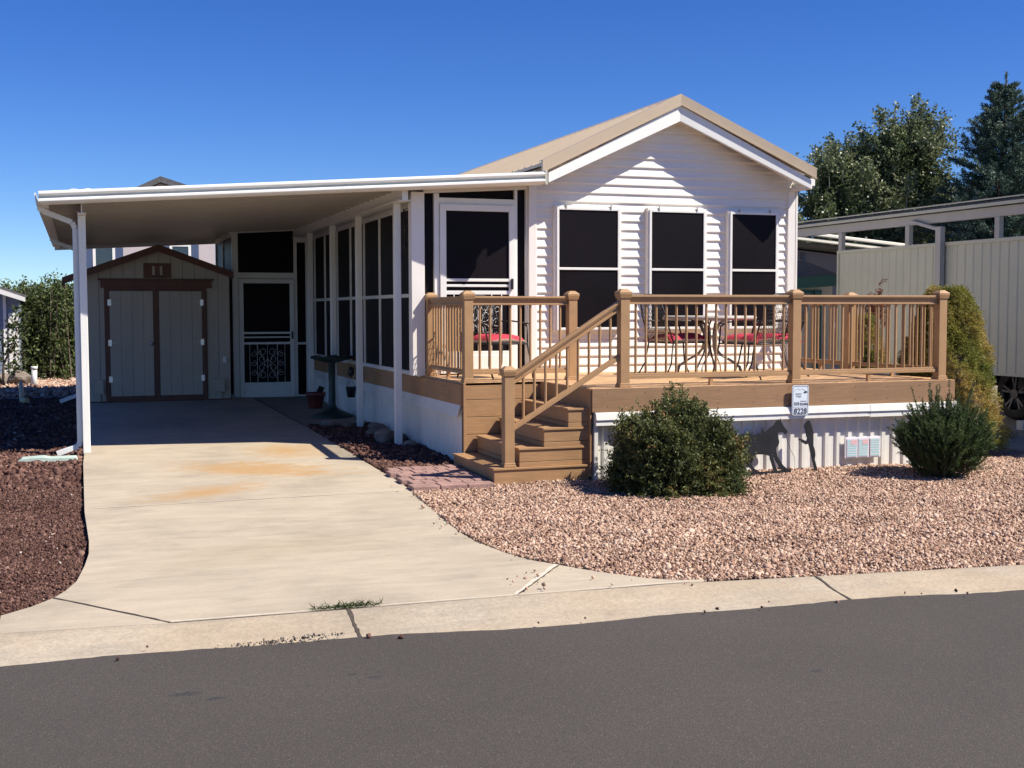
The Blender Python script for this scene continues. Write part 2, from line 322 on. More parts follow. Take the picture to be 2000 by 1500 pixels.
# ---------------------------------------------------------------- ground
def big_ground():
    ys=[-60,-20,0,6,9.5,12,14.5,17,20,22,24.5,40,80,160,400,900]; xs=[-900,-300,-100,-40,-15,-5,0,5,10,15,25,50,120,400,1000]
    vs=[(x,y,g(y)-.07-(0.06 if y<=6 else 0)) for y in ys for x in xs]; n=len(xs)
    fs=[(j*n+i,j*n+i+1,(j+1)*n+i+1,(j+1)*n+i) for j in range(len(ys)-1) for i in range(n-1)]
    me=bpy.data.meshes.new('ground'); me.from_pydata(vs,[],fs); me.materials.append(M['dirt'])
    o=bpy.data.objects.new('ground',me); COL.objects.link(o); props(o,kind='structure')
big_ground()
road_edge=[(-30,13.5),(-14,9.6),(-8,8.0),(-4,7.05),(-2,6.68),(-.4,6.45),(.44,6.38),(1.36,6.33),(2.2,6.27),(3.63,6.19),(5.52,6.07),(8,5.92),(14,5.6),(40,4.4)]
def jag(poly,amp,step=.12):
    out=[]
    for (a,b),(c,d) in zip(poly[:-1],poly[1:]):
        n=max(1,int(math.hypot(c-a,d-b)/step)) if abs(a)<9 and abs(c)<9 else 1
        for k in range(n):
            t=k/n; out.append((a+(c-a)*t,b+(d-b)*t+(random.uniform(-amp,amp) if n>1 else 0)))
    out.append(poly[-1]); return out
def wob(x): return .03*math.sin(x*1.9)+.018*math.sin(x*4.3+1)
redge=[(x,y+(wob(x) if abs(x)<9 else 0)) for x,y in jag(road_edge,.007,.06)]
sheet('road',[(-30,-25),(40,-25)]+redge[::-1],.006,'asphalt','structure',gf=lambda y:0)
kb=[(-14,10.3),(-8,8.7),(-4,7.7),(-2,7.25),(-.45,6.98),(.44,6.90),(1.42,6.88),(2.45,6.87),(3.53,6.83),(4.4,6.72),(5.94,6.55),(8,6.4),(14,6.1),(40,4.9)]
# kerb: rolled section swept along the street
def kerb():
    mb=MB(); xs=np.linspace(-14,14,150)
    re=lambda x: np.interp(x,[p[0] for p in road_edge],[p[1] for p in road_edge])
    be=lambda x: np.interp(x,[p[0] for p in kb],[p[1] for p in kb])
    prof=[(-.12,-.015),(.05,.0),(.30,.004),(.55,.014),(.80,.032),(.95,.036),(1.0,.030),(1.0,-.1)]
    vs=[(x,re(x)+(be(x)-re(x))*t,z) for x in xs for t,z in prof]; n=len(prof)
    mb.add(vs,[(i*n+j,(i+1)*n+j,(i+1)*n+j+1,i*n+j+1) for i in range(len(xs)-1) for j in range(n-1)],True)
    return mb.build('kerb','kerb',kind='structure')
kerb()
dl=[(0.0,21.35),(.02,17.5),(.03,14.99),(.01,13.9),(.01,12.3),(.01,10.86),(.035,9.6),(.03,9.1),(0.0,8.67),(-.05,8.19),(-.11,7.94),(-.18,7.75),(-.3,7.56),(-.45,7.40),(-1.2,7.42),(-2.2,7.6),(-4,8.1),(-8,9.1),(-14,10.7)]
dr=[(2.78,21.55),(2.84,19),(2.88,17.2),(2.90,16.37),(2.91,14.16),(2.91,12.57),(2.92,11.66),(2.90,11.16),(2.85,10.58),(2.76,9.3),(2.74,8.99),(2.745,8.59),(2.80,8.15),(2.88,7.86),(3.0,7.63),(3.13,7.39),(3.25,7.22),(3.39,7.04),(3.53,6.93),(3.7,6.88)]
kbi=[p for p in kb if -14<=p[0]<=3.53][::-1]
kbl=[(x,y+.004) for x,y in kbi]
sheet('driveway',dl[:13]+[(-.45,7.40)]+[(-.45,6.985),(.44,6.905),(1.42,6.885),(2.45,6.875),(3.53,6.835),(3.7,6.82)]+dr[::-1],.03,'concrete','structure',thick=.12)
sheet('pavement_strip',[(-.455,6.985),(-.455,7.40)]+dl[14:]+[(-14,10.31),(-8,8.71),(-4,7.71),(-2,7.26)],.03,'kerb','structure',thick=.1)
sheet('walkway',[(2.90,16.8),(4.4,16.8),(4.4,21.62),(2.80,21.62)],.026,'walk','structure',thick=.12)
sheet('neighbour_driveway',[(10.6,10.5),(17,10.0),(17,24),(10.6,24)],.01,'walk','structure',thick=.05)
# gravel yard bed & mulch beds
gr_poly=[(x+.004,y) for x,y in dr[8:]][::1]
gravel_poly=[(2.91,12.57),(2.915,11.9)]+[(x+.003,y) for x,y in dr[6:]]+[(4.4,6.73),(5.94,6.56),(8,6.41),(14,6.11),(16,6.0),(16,10.4),(10.6,10.6),(10.6,16),(8.95,16),(8.95,11.2),(3.9,11.2),(3.9,12.57)]
sheet('gravel_bed',gravel_poly,.0,'gravelbed','structure')
mulch_poly=[(x-.004,y) for x,y in dl]+[(-14,22.8),(0,22.8)]
sheet('lava_rock_bed',mulch_poly,-.035,'lavabed','structure')
sheet('lava_rock_strip',[(2.915,12.0),(2.905,14.16),(2.895,16.37),(2.91,16.79),(3.9,16.79),(3.9,12.0)],.006,'lavabed','structure')
sheet('back_gravel',[(-14,22.82),(9,22.82),(9,34),(-14,34)],-.03,'gravelbed','structure')

def inside(px,py,poly):
    x=np.array([p[0] for p in poly]); y=np.array([p[1] for p in poly]); r=np.zeros(len(px),bool); j=len(poly)-1
    for i in range(len(poly)):
        c=((y[i]>py)!=(y[j]>py))&(px<(x[j]-x[i])*(py-y[i])/(y[j]-y[i]+1e-12)+x[i]); r^=c; j=i
    return r
def gv(y): return np.clip((y-9.5)*.018,0,.27)
def stones(name,poly,dens,size,z0,m,bounds,label,cat,dfun=None,lump=.012):
    x0,x1,y0,y1=bounds; n=int(dens*(x1-x0)*(y1-y0))
    px=rng.uniform(x0,x1,n); py=rng.uniform(y0,y1,n); k=inside(px,py,poly)
    if dfun is not None: k&=rng.uniform(0,1,n)<dfun(px,py)
    px=px[k];py=py[k];n=len(px)
    base=np.array([(1,0,0),(-1,0,0),(0,1,0),(0,-1,0),(0,0,1),(0,0,-1),(.62,.62,.55),(-.62,.55,.6),(.1,-.75,.6)],float)
    tri=None
    base=base[:8] if False else base
    # 8 corner irregular block: better than an octahedron for crushed rock
    cb=np.array([(-1,-1,-1),(1,-1,-1),(1,1,-1),(-1,1,-1),(-1,-1,1),(1,-1,1),(1,1,1),(-1,1,1)],float)*.72
    fc=np.array([(0,3,2,1),(4,5,6,7),(0,1,5,4),(1,2,6,5),(2,3,7,6),(3,0,4,7)])
    V=cb[None]*(1+rng.uniform(-.38,.32,(n,8,3)))
    s=size*np.exp(rng.normal(0,.32,n)); asp=rng.uniform(.55,1.25,(n,1,3)); V=V*asp*s[:,None,None]
    # random rotation
    q=rng.normal(size=(n,4)); q/=np.linalg.norm(q,axis=1)[:,None]; a,b,c,d=q.T
    Rm=np.stack([np.stack([a*a+b*b-c*c-d*d,2*(b*c-a*d),2*(b*d+a*c)],-1),np.stack([2*(b*c+a*d),a*a-b*b+c*c-d*d,2*(c*d-a*b)],-1),np.stack([2*(b*d-a*c),2*(c*d+a*b),a*a-b*b-c*c+d*d],-1)],-2)
    V=np.einsum('nij,nkj->nki',Rm,V)
    h=lump*(np.sin(px*5.1+np.sin(py*3.3)*1.5)+np.sin(py*6.7+px*2.1))*.5+rng.uniform(0,lump*1.6,n)
    V+=np.stack([px,py,gv(py)+z0+h],-1)[:,None]
    me=bpy.data.meshes.new(name); me.vertices.add(n*8); me.vertices.foreach_set('co',V.reshape(-1).astype(np.float32))
    me.loops.add(n*24); me.polygons.add(n*6)
    idx=(fc[None]+8*np.arange(n)[:,None,None]).reshape(-1)
    me.loops.foreach_set('vertex_index',idx.astype(np.int32)); me.polygons.foreach_set('loop_start',np.arange(0,n*24,4,dtype=np.int32))
    at=me.color_attributes.new('tint','FLOAT_COLOR','POINT'); t=np.repeat(rng.uniform(0,1,n),8); colr=np.stack([t,t,t,np.ones_like(t)],-1)
    at.data.foreach_set('color',colr.reshape(-1).astype(np.float32))
    me.update(calc_edges=True); me.validate(); me.materials.append(M[m])
    o=bpy.data.objects.new(name,me); COL.objects.link(o); return props(o,label,cat,kind='stuff')
stones('gravel',gravel_poly,6400,.0090,.018,'gravel',(2.7,10.6,6.1,11.25),'pink crushed gravel spread across the front yard beside the driveway','gravel',
       lambda x,y: np.where((x<(y*.93+1.2)),1.,0.25))
stones('gravel_backyard',[(-14,22.82),(9,22.82),(9,34),(-14,34)],260,.03,-.02,'gravel',(-3.5,.3,23.5,30),'pale pink gravel strip in sun behind the carport at left','gravel')
stones('lava_rock',mulch_poly,7500,.0074,-.028,'lava',(-2.6,.1,7.4,12.5),'red brown lava rock mulch left of the driveway near the kerb','mulch',
       lambda x,y: np.where(x>-.115*y+.25,1.,0.))
stones('lava_rock_shade',mulch_poly,900,.02,-.03,'lava',(-2.6,.1,12.5,22.8),'dark lava rock mulch in the shade beside the carport','mulch',
       lambda x,y: np.where(x>-.115*y+.25,1.,0.))
stones('lava_rock_planting',[(2.93,12.0),(2.92,14.16),(2.91,16.37),(2.92,16.79),(3.84,16.79),(3.84,12.0)],2200,.016,.02,'lava',(2.9,3.85,12.2,16.8),'dark lava rock strip between driveway and white skirting','mulch')
# joints and cracks
def strip(p,q,wd,z,m='signdark',zf=None):
    mb=MB(); a=Vector(p);b=Vector(q);d=(b-a).normalized();n=Vector((-d.y,d.x)); N=14
    L=[];
    for k in range(N+1):
        c=a.lerp(b,k/N); wv=wd*random.uniform(.55,1.3)/2; off=n*random.uniform(-.003,.003)
        L+=[(c.x+off.x+n.x*wv,c.y+off.y+n.y*wv,(zf(k/N) if zf else z+g(c.y))),(c.x+off.x-n.x*wv,c.y+off.y-n.y*wv,(zf(k/N) if zf else z+g(c.y)))]
    mb.add(L,[(2*k,2*k+1,2*k+3,2*k+2) for k in range(N)]); return mb
M['joint']=mat('joint_dirt_and_groove_shade',(.07,.055,.04),.95,.3,30,60,.4)  # dirt in the slab joints; also the painted shade in shed grooves
M['jointpale']=mat('pale_joint_filler',(.60,.53,.42),.95,.15,30,60,.4)
strip((-.18,7.75),(.44,6.91),.013,.034).build('driveway_joint','joint',kind='structure')
strip((3.0,7.62),(2.45,6.89),.045,.034).build('driveway_joint','jointpale',kind='structure')
strip((3.012,7.60),(2.468,6.885),.010,.038).build('driveway_joint','joint',kind='structure')
strip((.44,6.905),(3.6,6.835),.014,.040).build('driveway_joint','jointpale',kind='structure')
kz=lambda t: float(np.interp(1-t,[.05,.30,.55,.80,.95,1.0],[.0,.004,.014,.032,.036,.034]))+.004
strip((1.42,6.885),(1.38,6.36),.022,0,zf=kz).build('kerb_joint','joint',kind='structure')
strip((4.41,6.70),(4.33,6.18),.016,0,zf=kz).build('kerb_joint','joint',kind='structure')
strip((2.80,21.2),(2.89,16.85),.02,.036).build('driveway_joint','joint',kind='structure')
strip((.03,11.0),(2.91,11.09),.018,.034).build('driveway_joint','jointpale',kind='structure')

# ---------------------------------------------------------------- foliage helpers
def leaves(name,P,D,L,W,m,parent,tint,droop=0,label=None,cat=None,group=None,kind=None,twist=True):
    P=np.asarray(P,float);D=np.asarray(D,float);n=len(P); D/=np.linalg.norm(D,axis=1)[:,None]+1e-9
    L=np.broadcast_to(L,(n,))[:,None]; W=np.broadcast_to(W,(n,))[:,None]
    r=rng.normal(size=(n,3)); S=np.cross(D,r); S/=np.linalg.norm(S,axis=1)[:,None]+1e-9; N=np.cross(D,S)
    mid=P+D*L*.45+N*L*.08
    V=np.stack([P,mid-S*W*.5,P+D*L,mid+S*W*.5],1)
    o0=np.array(ORG[parent]) if parent is not None else P.min(0)*0
    V-=o0
    me=bpy.data.meshes.new(name); me.vertices.add(n*4); me.vertices.foreach_set('co',V.reshape(-1).astype(np.float32))
    me.loops.add(n*4); me.polygons.add(n); me.loops.foreach_set('vertex_index',np.arange(n*4,dtype=np.int32)); me.polygons.foreach_set('loop_start',np.arange(0,n*4,4,dtype=np.int32))
    at=me.color_attributes.new('tint','FLOAT_COLOR','POINT'); t=np.repeat(np.clip(tint,0,1),4); at.data.foreach_set('color',np.stack([t,t,t,np.ones_like(t)],-1).reshape(-1).astype(np.float32))
    me.update(calc_edges=True); me.materials.append(M[m]); o=bpy.data.objects.new(name,me); COL.objects.link(o)
    if parent is not None: o.parent=parent
    return props(o,label,cat,group,kind)
def twig_leaves(starts,dirs,length,per,spread,Lj):
    """leaves set along short twigs -> P,D arrays"""
    n=len(starts); t=rng.uniform(0,1,(n,per)); dirs=dirs/np.linalg.norm(dirs,axis=1)[:,None]
    ln=np.broadcast_to(length,(n,))
    P=starts[:,None]+dirs[:,None]*(t*ln[:,None])[...,None]+rng.normal(0,Lj,(n,per,3))
    D=dirs[:,None]*.8+rng.normal(0,spread,(n,per,3)); return P.reshape(-1,3),D.reshape(-1,3)
def sph(n):
    d=rng.normal(size=(n,3)); return d/np.linalg.norm(d,axis=1)[:,None]

# ---------------------------------------------------------------- the park model home
HY=14.1
home=thing('mobile_home',(7.07,14.1,g(14)),'white clapboard mobile home with tan metal gable roof and three dark front windows','house')
W3=[(5.535,6.33,1.52,2.97),(6.79,7.52,1.52,2.97),(7.925,8.575,1.52,2.97)]
FRM=[(5.490,6.375,1.475,3.015),(6.735,7.565,1.475,3.015),(7.875,8.62,1.475,3.015)]
def slope_z(x,z0): return z0-.48*abs(x-7.07)
def siding():
    mb=MB(); ch=.1115; z=.95; x0,x1=5.25,8.84
    pr=[(0,-.0245),(.10,-.026),(.50,-.014),(.57,-.0145),(.93,-.004),(1,-.003)]
    while z<4.25:
        for (fa,ya),(fb,yb) in zip(pr[:-1],pr[1:]):
            za,zb=z+fa*ch,z+fb*ch
            brk=[za,zb]+[q for f in FRM for q in (f[2]+.01,f[3]-.01) if za<q<zb]; brk.sort()
            for a,b in zip(brk[:-1],brk[1:]):
                m_=(a+b)/2; segs=[(x0,x1)]
                for f in FRM:
                    if f[2]+.01<m_<f[3]-.01:
                        segs=[s for sg in segs for s in ((sg[0],min(sg[1],f[0]+.01)),(max(sg[0],f[1]-.01),sg[1])) if s[1]-s[0]>.01]
                for s0,s1 in segs:
                    def cl(x,zz):
                        hw=(4.30-zz)/.475; return min(max(x,7.11-hw),7.11+hw)
                    if (4.30-b)/.475<.01: continue
                    yA=HY+ya+(yb-ya)*(a-za)/(zb-za); yB=HY+ya+(yb-ya)*(b-za)/(zb-za)
                    xa0,xa1,xb0,xb1=cl(s0,a),cl(s1,a),cl(s0,b),cl(s1,b)
                    if xa1-xa0>.01: mb.add([(xa0,yA,a),(xa1,yA,a),(xb1,yB,b),(xb0,yB,b)],[(0,1,2,3)])
        # underside of lap
        hw=(4.30-z)/.475; a0,a1=max(x0,7.11-hw),min(x1,7.11+hw)
        if a1-a0>.02:
            segs=[(a0,a1)]
            for f in FRM:
                if f[2]+.01<z<f[3]-.01: segs=[s for sg in segs for s in ((sg[0],min(sg[1],f[0]+.01)),(max(sg[0],f[1]-.01),sg[1])) if s[1]-s[0]>.01]
            for s0,s1 in segs: mb.add([(s0,HY-.0245,z),(s1,HY-.0245,z),(s1,HY-.003,z),(s0,HY-.003,z)],[(0,1,2,3)])
        z+=ch
    return mb
siding().build('siding','vinyl',home)
mb=MB(); mb.box(5.27,8.88,HY+.01,25.6,.25,3.30); mb.build('wall','vinyl',home)
mb=MB(); mb.prism([(5.27,3.3),(8.88,3.3),(8.88,3.47),(7.11,4.31),(5.27,3.44)],lambda u,v,t:(u,t,v),HY+.012,25.6); mb.build('gable_wall','vinyl',home)
mb=MB(); mb.box(8.78,8.90,HY-.045,HY+.02,.95,3.30); mb.box(8.885,8.925,HY-.045,HY+.1,.95,3.3); mb.build('corner_trim','vinyl',home,.004)
mb=MB(); mb.box(5.165,5.262,HY-.05,HY+.04,.97,3.3); mb.box(5.262,5.275,HY-.035,HY,.97,3.3); mb.build('corner_trim','vinyl',home,.004)
def ring(mb,x0,x1,z0,z1,t,y0,y1):
    mb.box(x0,x0+t,y0,y1,z0,z1); mb.box(x1-t,x1,y0,y1,z0,z1); mb.box(x0+t,x1-t,y0,y1,z1-t,z1); mb.box(x0+t,x1-t,y0,y1,z0,z0+t)
for i,(wd,fr) in enumerate(zip(W3,FRM)):
    mb=MB(); ring(mb,fr[0],fr[1],fr[2],fr[3],.028,HY-.085,HY+.0); wn=mb.build('window','vinyl',home,.003)
    mb=MB(); ring(mb,fr[0]+.022,fr[1]-.022,fr[2]+.022,fr[3]-.022,.03,HY-.10,HY-.06); mb.box(wd[0],wd[1],HY-.102,HY-.07,2.232,2.262); mb.build('frame','white',wn,.003)
    mb=MB(); mb.box(wd[0]-.01,wd[1]+.01,HY-.088,HY-.08,wd[2]-.01,wd[3]+.01); mb.build('pane','screen',wn)
    for xx in (wd[0]+.1,wd[1]-.1): MB().box(xx-.008,xx+.008,HY-.108,HY-.09,fr[3]-.03,fr[3]+.015).build('clip','taupe_iron',wn)
# roof
YF=13.88; YB=25.9
AX=7.11
def fr_(u,t,v): return (u,t-.20*abs(u-AX)/1.78 if t<15 else t,v)
mb=MB()
def roofpt(x,up=0): return 4.385-.475*abs(x-AX)+up
EXL,EXR=5.20,8.93
for s in (-1,1):
    xe=EXL if s<0 else EXR
    mb.prism([(AX,roofpt(AX)),(xe,roofpt(xe)),(xe,roofpt(xe)-.035),(AX,roofpt(AX)-.035)],lambda u,v,t:fr_(u,t,v),YF+.02,YB)
    y=YF+.16
    while y<YB-.05:
        a=(AX+s*.02,roofpt(AX)); b=(xe-s*.003,roofpt(xe))
        mb.add([(a[0],y,a[1]+.001),(a[0],y+.05,a[1]+.001),(b[0],y+.05,b[1]+.001),(b[0],y,b[1]+.001),(a[0],y+.014,a[1]+.022),(a[0],y+.036,a[1]+.022),(b[0],y+.036,b[1]+.022),(b[0],y+.014,b[1]+.022)],
               [(0,4,7,3),(4,5,6,7),(5,1,2,6),(3,7,6,2)])
        y+=.229
roof=mb.build('roof','tanroof',home)
mb=MB(); mb.prism([(AX-.13,roofpt(AX)-.035),(AX,roofpt(AX)+.033),(AX+.13,roofpt(AX)-.035),(AX+.13,roofpt(AX)-.042),(AX,roofpt(AX)+.02),(AX-.13,roofpt(AX)-.042)],lambda u,v,t:(u,t,v),YF,YB+.02); mb.build('ridge_cap','tanroof',roof)
mb=MB()
for s in (-1,1):
    xe=(EXL if s<0 else EXR)+s*.01
    mb.prism([(AX,4.415),(xe,roofpt(xe)+.03),(xe,roofpt(xe)-.11),(AX,4.275)],lambda u,v,t:fr_(u,t,v),YF-.025,YF+.03)
    mb.prism([(AX,4.418),(xe,roofpt(xe)+.033),(xe,roofpt(xe)+.027),(AX,4.412)],lambda u,v,t:fr_(u,t,v),YF-.02,YF+.12)
    mb.prism([(AX,4.285),(xe,roofpt(xe)-.10),(xe,roofpt(xe)-.112),(AX,4.273)],lambda u,v,t:fr_(u,t,v),YF-.045,YF-.02)
mb.build('rake_trim','tanroof',roof)
mb=MB()
for s in (-1,1):
    xe=5.27 if s<0 else 8.875
    zt_=4.274-.496*abs(xe-AX); zb_=4.082-.455*abs(xe-AX)
    mb.prism([(AX,4.274),(xe,zt_),(xe,zb_),(AX,4.082)],lambda u,v,t:fr_(u,t,v),YF-.012-(.001 if s>0 else 0),YF+.03)
mb.build('barge_board','white',home,.003)
mb=MB()
for s in (-1,1):
    xe=5.30 if s<0 else 8.86
    mb.prism([(AX,4.19),(xe,4.19-.47*abs(xe-AX)),(xe,4.17-.47*abs(xe-AX)),(AX,4.17)],lambda u,v,t:fr_(u,t,v),YF+.03,HY+.01)
mb.box(8.80,8.90,YF-.19,HY+.02,3.285,3.33); mb.box(5.26,5.30,YF-.17,HY+.02,3.30,3.34)
mb.build('soffit','vinyl',home)
mb=MB(); mb.box(8.90,8.99,YF-.12,YB,3.33,3.42); mb.box(8.92,8.96,YF-.1,YB,3.29,3.33); mb.build('gutter','white',home,.005)

# ---------------------------------------------------------------- screened porch
PY=14.15
porch=thing('screened_porch',(3.85,17.8,g(17)),'long screened porch with black screens and white frames beside the mobile home','porch')
def sfr(*b): return MB().box(*b)
mb=MB()
mb.box(3.70,3.86,PY-.09,PY+.05,.97,3.13); mb.build('corner_post','vinyl',porch,.004)
mb=MB(); zt=lambda x:3.165+.0633*(x-3.86)
for a,b in ((3.86,5.165),):
    mb.prism([(a,zt(a)-.045),(b,zt(b)-.045),(b,zt(b)+.06),(a,zt(a)+.06)],lambda u,v,t:(u,t,v),PY-.05,PY+.03)
mb.box(3.990,4.052,PY-.05,PY+.03,.97,zt(3.86)-.04); mb.box(5.0,5.035,PY-.05,PY+.03,.97,zt(5)-.045)
mb.box(4.052,5.0,PY-.05,PY+.02,3.0,3.075)
mb.box(5.145,5.165,PY-.05,PY+.03,.97,zt(5.14)-.045)
mb.box(3.86,3.99,PY-.045,PY+.03,.97,1.04); mb.box(5.035,5.145,PY-.045,PY+.03,1.86,1.90); mb.box(5.035,5.145,PY-.045,PY+.03,.97,1.02)
mb.build('front_frame','white',porch,.003)
mb=MB(); mb.box(3.86,5.165,PY+.0,PY+.008,.97,3.12); mb.prism([(3.86,3.05),(5.165,3.05),(5.165,3.21),(3.86,3.13)],lambda u,v,t:(u,t,v),PY+.001,PY+.007); mb.build('front_screen','screen',porch)
def spiral(cx,cz,r0,turns,a0,sgn,y,n=16):
    return [(cx+sgn*r0*(1-.75*k/n)*math.cos(a0+turns*2*math.pi*k/n),y,cz+r0*(1-.75*k/n)*math.sin(a0+turns*2*math.pi*k/n)) for k in range(n+1)]
def screen_door(par,x0,x1,z0,z1,y,zb,gm):
    d=MB(); t=.075; d.box(x0,x0+t,y-.04,y,z0,z1); d.box(x1-t,x1,y-.04,y,z0,z1); d.box(x0+t,x1-t,y-.04,y,z1-t,z1); d.box(x0+t,x1-t,y-.04,y,z0,zb[0])
    for a,b in zb[1]: d.box(x0+t,x1-t,y-.035,y-.005,a,b)
    door=d.build('screen_door','white',par,.003)
    MB().box(x0+t-.005,x1-t+.005,y-.018,y-.012,zb[0]-.005,z1-t+.005).build('screen','screen',door)
    k=MB(); k.box(x0+t+.02,x1-t-.02,y-.046,y-.038,z0+.05,zb[0]-.05); k.build('kick_panel','white',door,.006)
    zt_=zb[1][-1][0]; zl=zb[0]; m_=MB(); cx=(x0+x1)/2; H=zt_-zl; Wd=(x1-x0-2*t)
    yy=y-.03
    for f in (.12,.28,.72,.88): m_.tube([(x0+t+Wd*f,yy,zl),(x0+t+Wd*f,yy,zt_)],.005,5)
    m_.tube([(cx,yy,zl),(cx,yy,zt_)],.004,5)
    for s in (-1,1):
        for cz,a0,tr in ((zl+H*.82,0,-1),(zl+H*.18,0,1),(zl+H*.62,math.pi,1),(zl+H*.38,math.pi,-1)):
            m_.tube(spiral(cx+s*Wd*.11,cz,Wd*.10,tr*1.2,a0,s,yy),.0036,5)
        m_.tube([(cx+s*Wd*(.22-.16*math.sin(math.pi*k/10)**2*(1 if True else 0)),yy,zl+H*k/10) for k in range(11)],.0036,5)
        for cz in (.25,.5,.75): m_.tube(spiral(cx+s*Wd*.30,zl+H*cz,Wd*.07,1.3,math.pi/2,s,yy),.0032,5)
    m_.build('scroll_grille',gm,door)
    h=MB(); h.box(x1-.055,x1-.03,y-.075,y-.04,(z0+z1)/2-.0,(z0+z1)/2+.13) if gm=='white' else h.box(x0+.03,x0+.055,y-.075,y-.04,(z0+z1)/2-.02,(z0+z1)/2+.11)
    h.build('handle','black_iron',door,.006); return door
screen_door(porch,4.056,4.996,.985,2.998,PY-.035,(1.25,[(2.085,2.12),(2.02,2.05),(1.93,1.975)]),'white')
# long side (X=3.85)
SX=3.85
mb=MB(); ys=[PY+.05,15.30,16.27,17.22,18.15,19.15,20.17,21.1,21.62]
mb.box(SX-.03,SX+.03,PY+.03,21.62,.95,1.00); mb.box(SX-.03,SX+.03,PY+.03,21.62,2.97,3.12); mb.box(SX-.028,SX+.02,PY+.03,21.6,1.90,1.945)
for i,y in enumerate(ys[1:-1]): mb.box(SX-.025,SX+.02,y-.016,y+.016,1.0,2.97)
mb.box(SX-.03,SX+.03,21.5,21.62,1.0,2.97)
mb.build('side_frame','white',porch,.003)
MB().box(SX+.0,SX+.008,PY+.05,21.6,.98,3.0).build('side_screen','screen',porch)
MB().box(SX-.02,SX+.02,12.53,21.6,.715,.949).build('side_rim_board','siderim',porch,.003)
def ribbed(mb,p0,p1,zf0,zt0,nrm,per=.075,dep=.016):
    """vertical ribbed panel from p0 to p1; zf0(t) gives bottom z"""
    p0=Vector(p0);p1=Vector(p1);L=(p1-p0).length;d=(p1-p0)/L; n=Vector(nrm); k=0; pts=[]
    s=0.
    while s<L:
        for fr,h in ((0,0),(.50,0),(.60,1),(.92,1)):
            ss=s+fr*per
            if ss<L: pts.append((ss,h))
        s+=per
    pts.append((L,0)); vs=[]
    for ss,h in pts:
        q=p0+d*ss+n*(dep*h); vs+=[(q.x,q.y,zf0(q)),(q.x,q.y,zt0)]
    mb.add(vs,[(2*i,2*i+2,2*i+3,2*i+1) for i in range(len(pts)-1)])
mb=MB(); ribbed(mb,(SX,12.56,0),(SX,21.58,0),lambda q:g(q.y)-.03,.70,(-1,0,0),.10,.010); mb.build('side_skirting','skirt',porch)
mb=MB()
mb.prism([(SX-.06,.60),(SX-.02,.725),(SX+.0,.725),(SX+.0,.715),(SX-.02,.70),(SX-.05,.60)],lambda u,v,t:(u,t,v),12.56,16.4)
mb.prism([(SX-.058,.602),(SX-.018,.727),(SX+.0,.727),(SX+.0,.717),(SX-.018,.702),(SX-.048,.602)],lambda u,v,t:(u,t,v),16.38,21.58)
mb.build('skirting_trim','skirt',porch)
# far cross wall with door
FY=21.6
mb=MB(); mb.box(2.50,2.60,FY-.04,FY+.04,.2,3.13); mb.box(3.555,3.61,FY-.04,FY+.04,.2,3.17); mb.box(2.6,3.555,FY-.04,FY+.04,2.30,2.40)
mb.prism([(2.6,3.07),(3.555,3.13),(3.555,3.20),(2.6,3.14)],lambda u,v,t:(u,t,v),FY-.04,FY+.04)
mb.box(3.61,3.80,FY-.04,FY+.04,.2,.27); mb.box(3.61,3.80,FY-.04,FY+.04,2.93,3.19); mb.box(3.76,3.80,FY-.045,FY+.04,.27,2.93); mb.box(3.61,3.76,FY-.038,FY+.04,1.15,1.19)
mb.build('back_frame','white',porch,.003)
MB().box(2.52,3.8,FY,FY+.008,.2,3.13).build('back_screen','screen',porch)
screen_door(porch,2.605,3.55,.215,2.29,FY-.03,(.50,[(1.34,1.375),(1.27,1.295),(1.16,1.20)]),'white')
mb=MB(); mb.box(2.47,2.53,FY+.04,24.,.2,.3); mb.box(2.47,2.53,FY+.04,24.,3.0,3.1); mb.box(2.47,2.53,23.9,24.,.3,3.0); mb.box(2.47,2.53,22.75,22.79,.3,3.0); mb.build('rear_frame','white',porch)
MB().box(2.497,2.503,FY+.04,24,.25,3.05).build('rear_screen','screen',porch)

# ---------------------------------------------------------------- carport
cp=thing('carport',(2.3,17,g(17)),'white aluminium carport over the concrete driveway with ribbed pan roof','carport')
CF0=(-.386,14.45); CF1=(5.167,13.55); CBK=24.0
def cz(x): return 3.050+.0556*(x+.386)     # top of roof
mb=MB()
def fy(x): return CF0[1]+(CF1[1]-CF0[1])*(x-CF0[0])/(CF1[0]-CF0[0])
x0,x1=CF0[0],CF1[0]
# pans run along X; profile in Y
yb=13.62; pts=[]
while yb<CBK:
    for f,h in ((0,0),(.78,0),(.79,-.028),(.95,-.028),(.96,0)): pts.append((yb+f*.30,h))
    yb+=.30
pts=[p for p in pts if p[0]<CBK]
for (ya,ha),(yc,hc) in zip(pts[:-1],pts[1:]):
    xa=x0; 
    def lo(y): # left start where the panel exists (skewed front edge)
        if y>=CF0[1]+.04: return x0
        return x0+(CF0[1]+.04-y)/(CF0[1]-CF1[1])*(x1-x0)
    a0,c0=lo(ya),lo(yc)
    if a0>=x1-.05: continue
    mb.add([(a0,ya,cz(a0)-.10+ha),(x1,ya,cz(x1)-.10+ha),(x1,yc,cz(x1)-.10+hc),(c0,yc,cz(c0)-.10+hc)],[(0,1,2,3)])
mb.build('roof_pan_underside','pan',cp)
mb=MB(); mb.add([(x0,CF0[1]+.03,cz(x0)-.02),(x1,CF1[1]+.03,cz(x1)-.02),(x1,CBK,cz(x1)-.02),(x0,CBK,cz(x0)-.02)],[(0,1,2,3)]); mb.build('roof','white',cp)
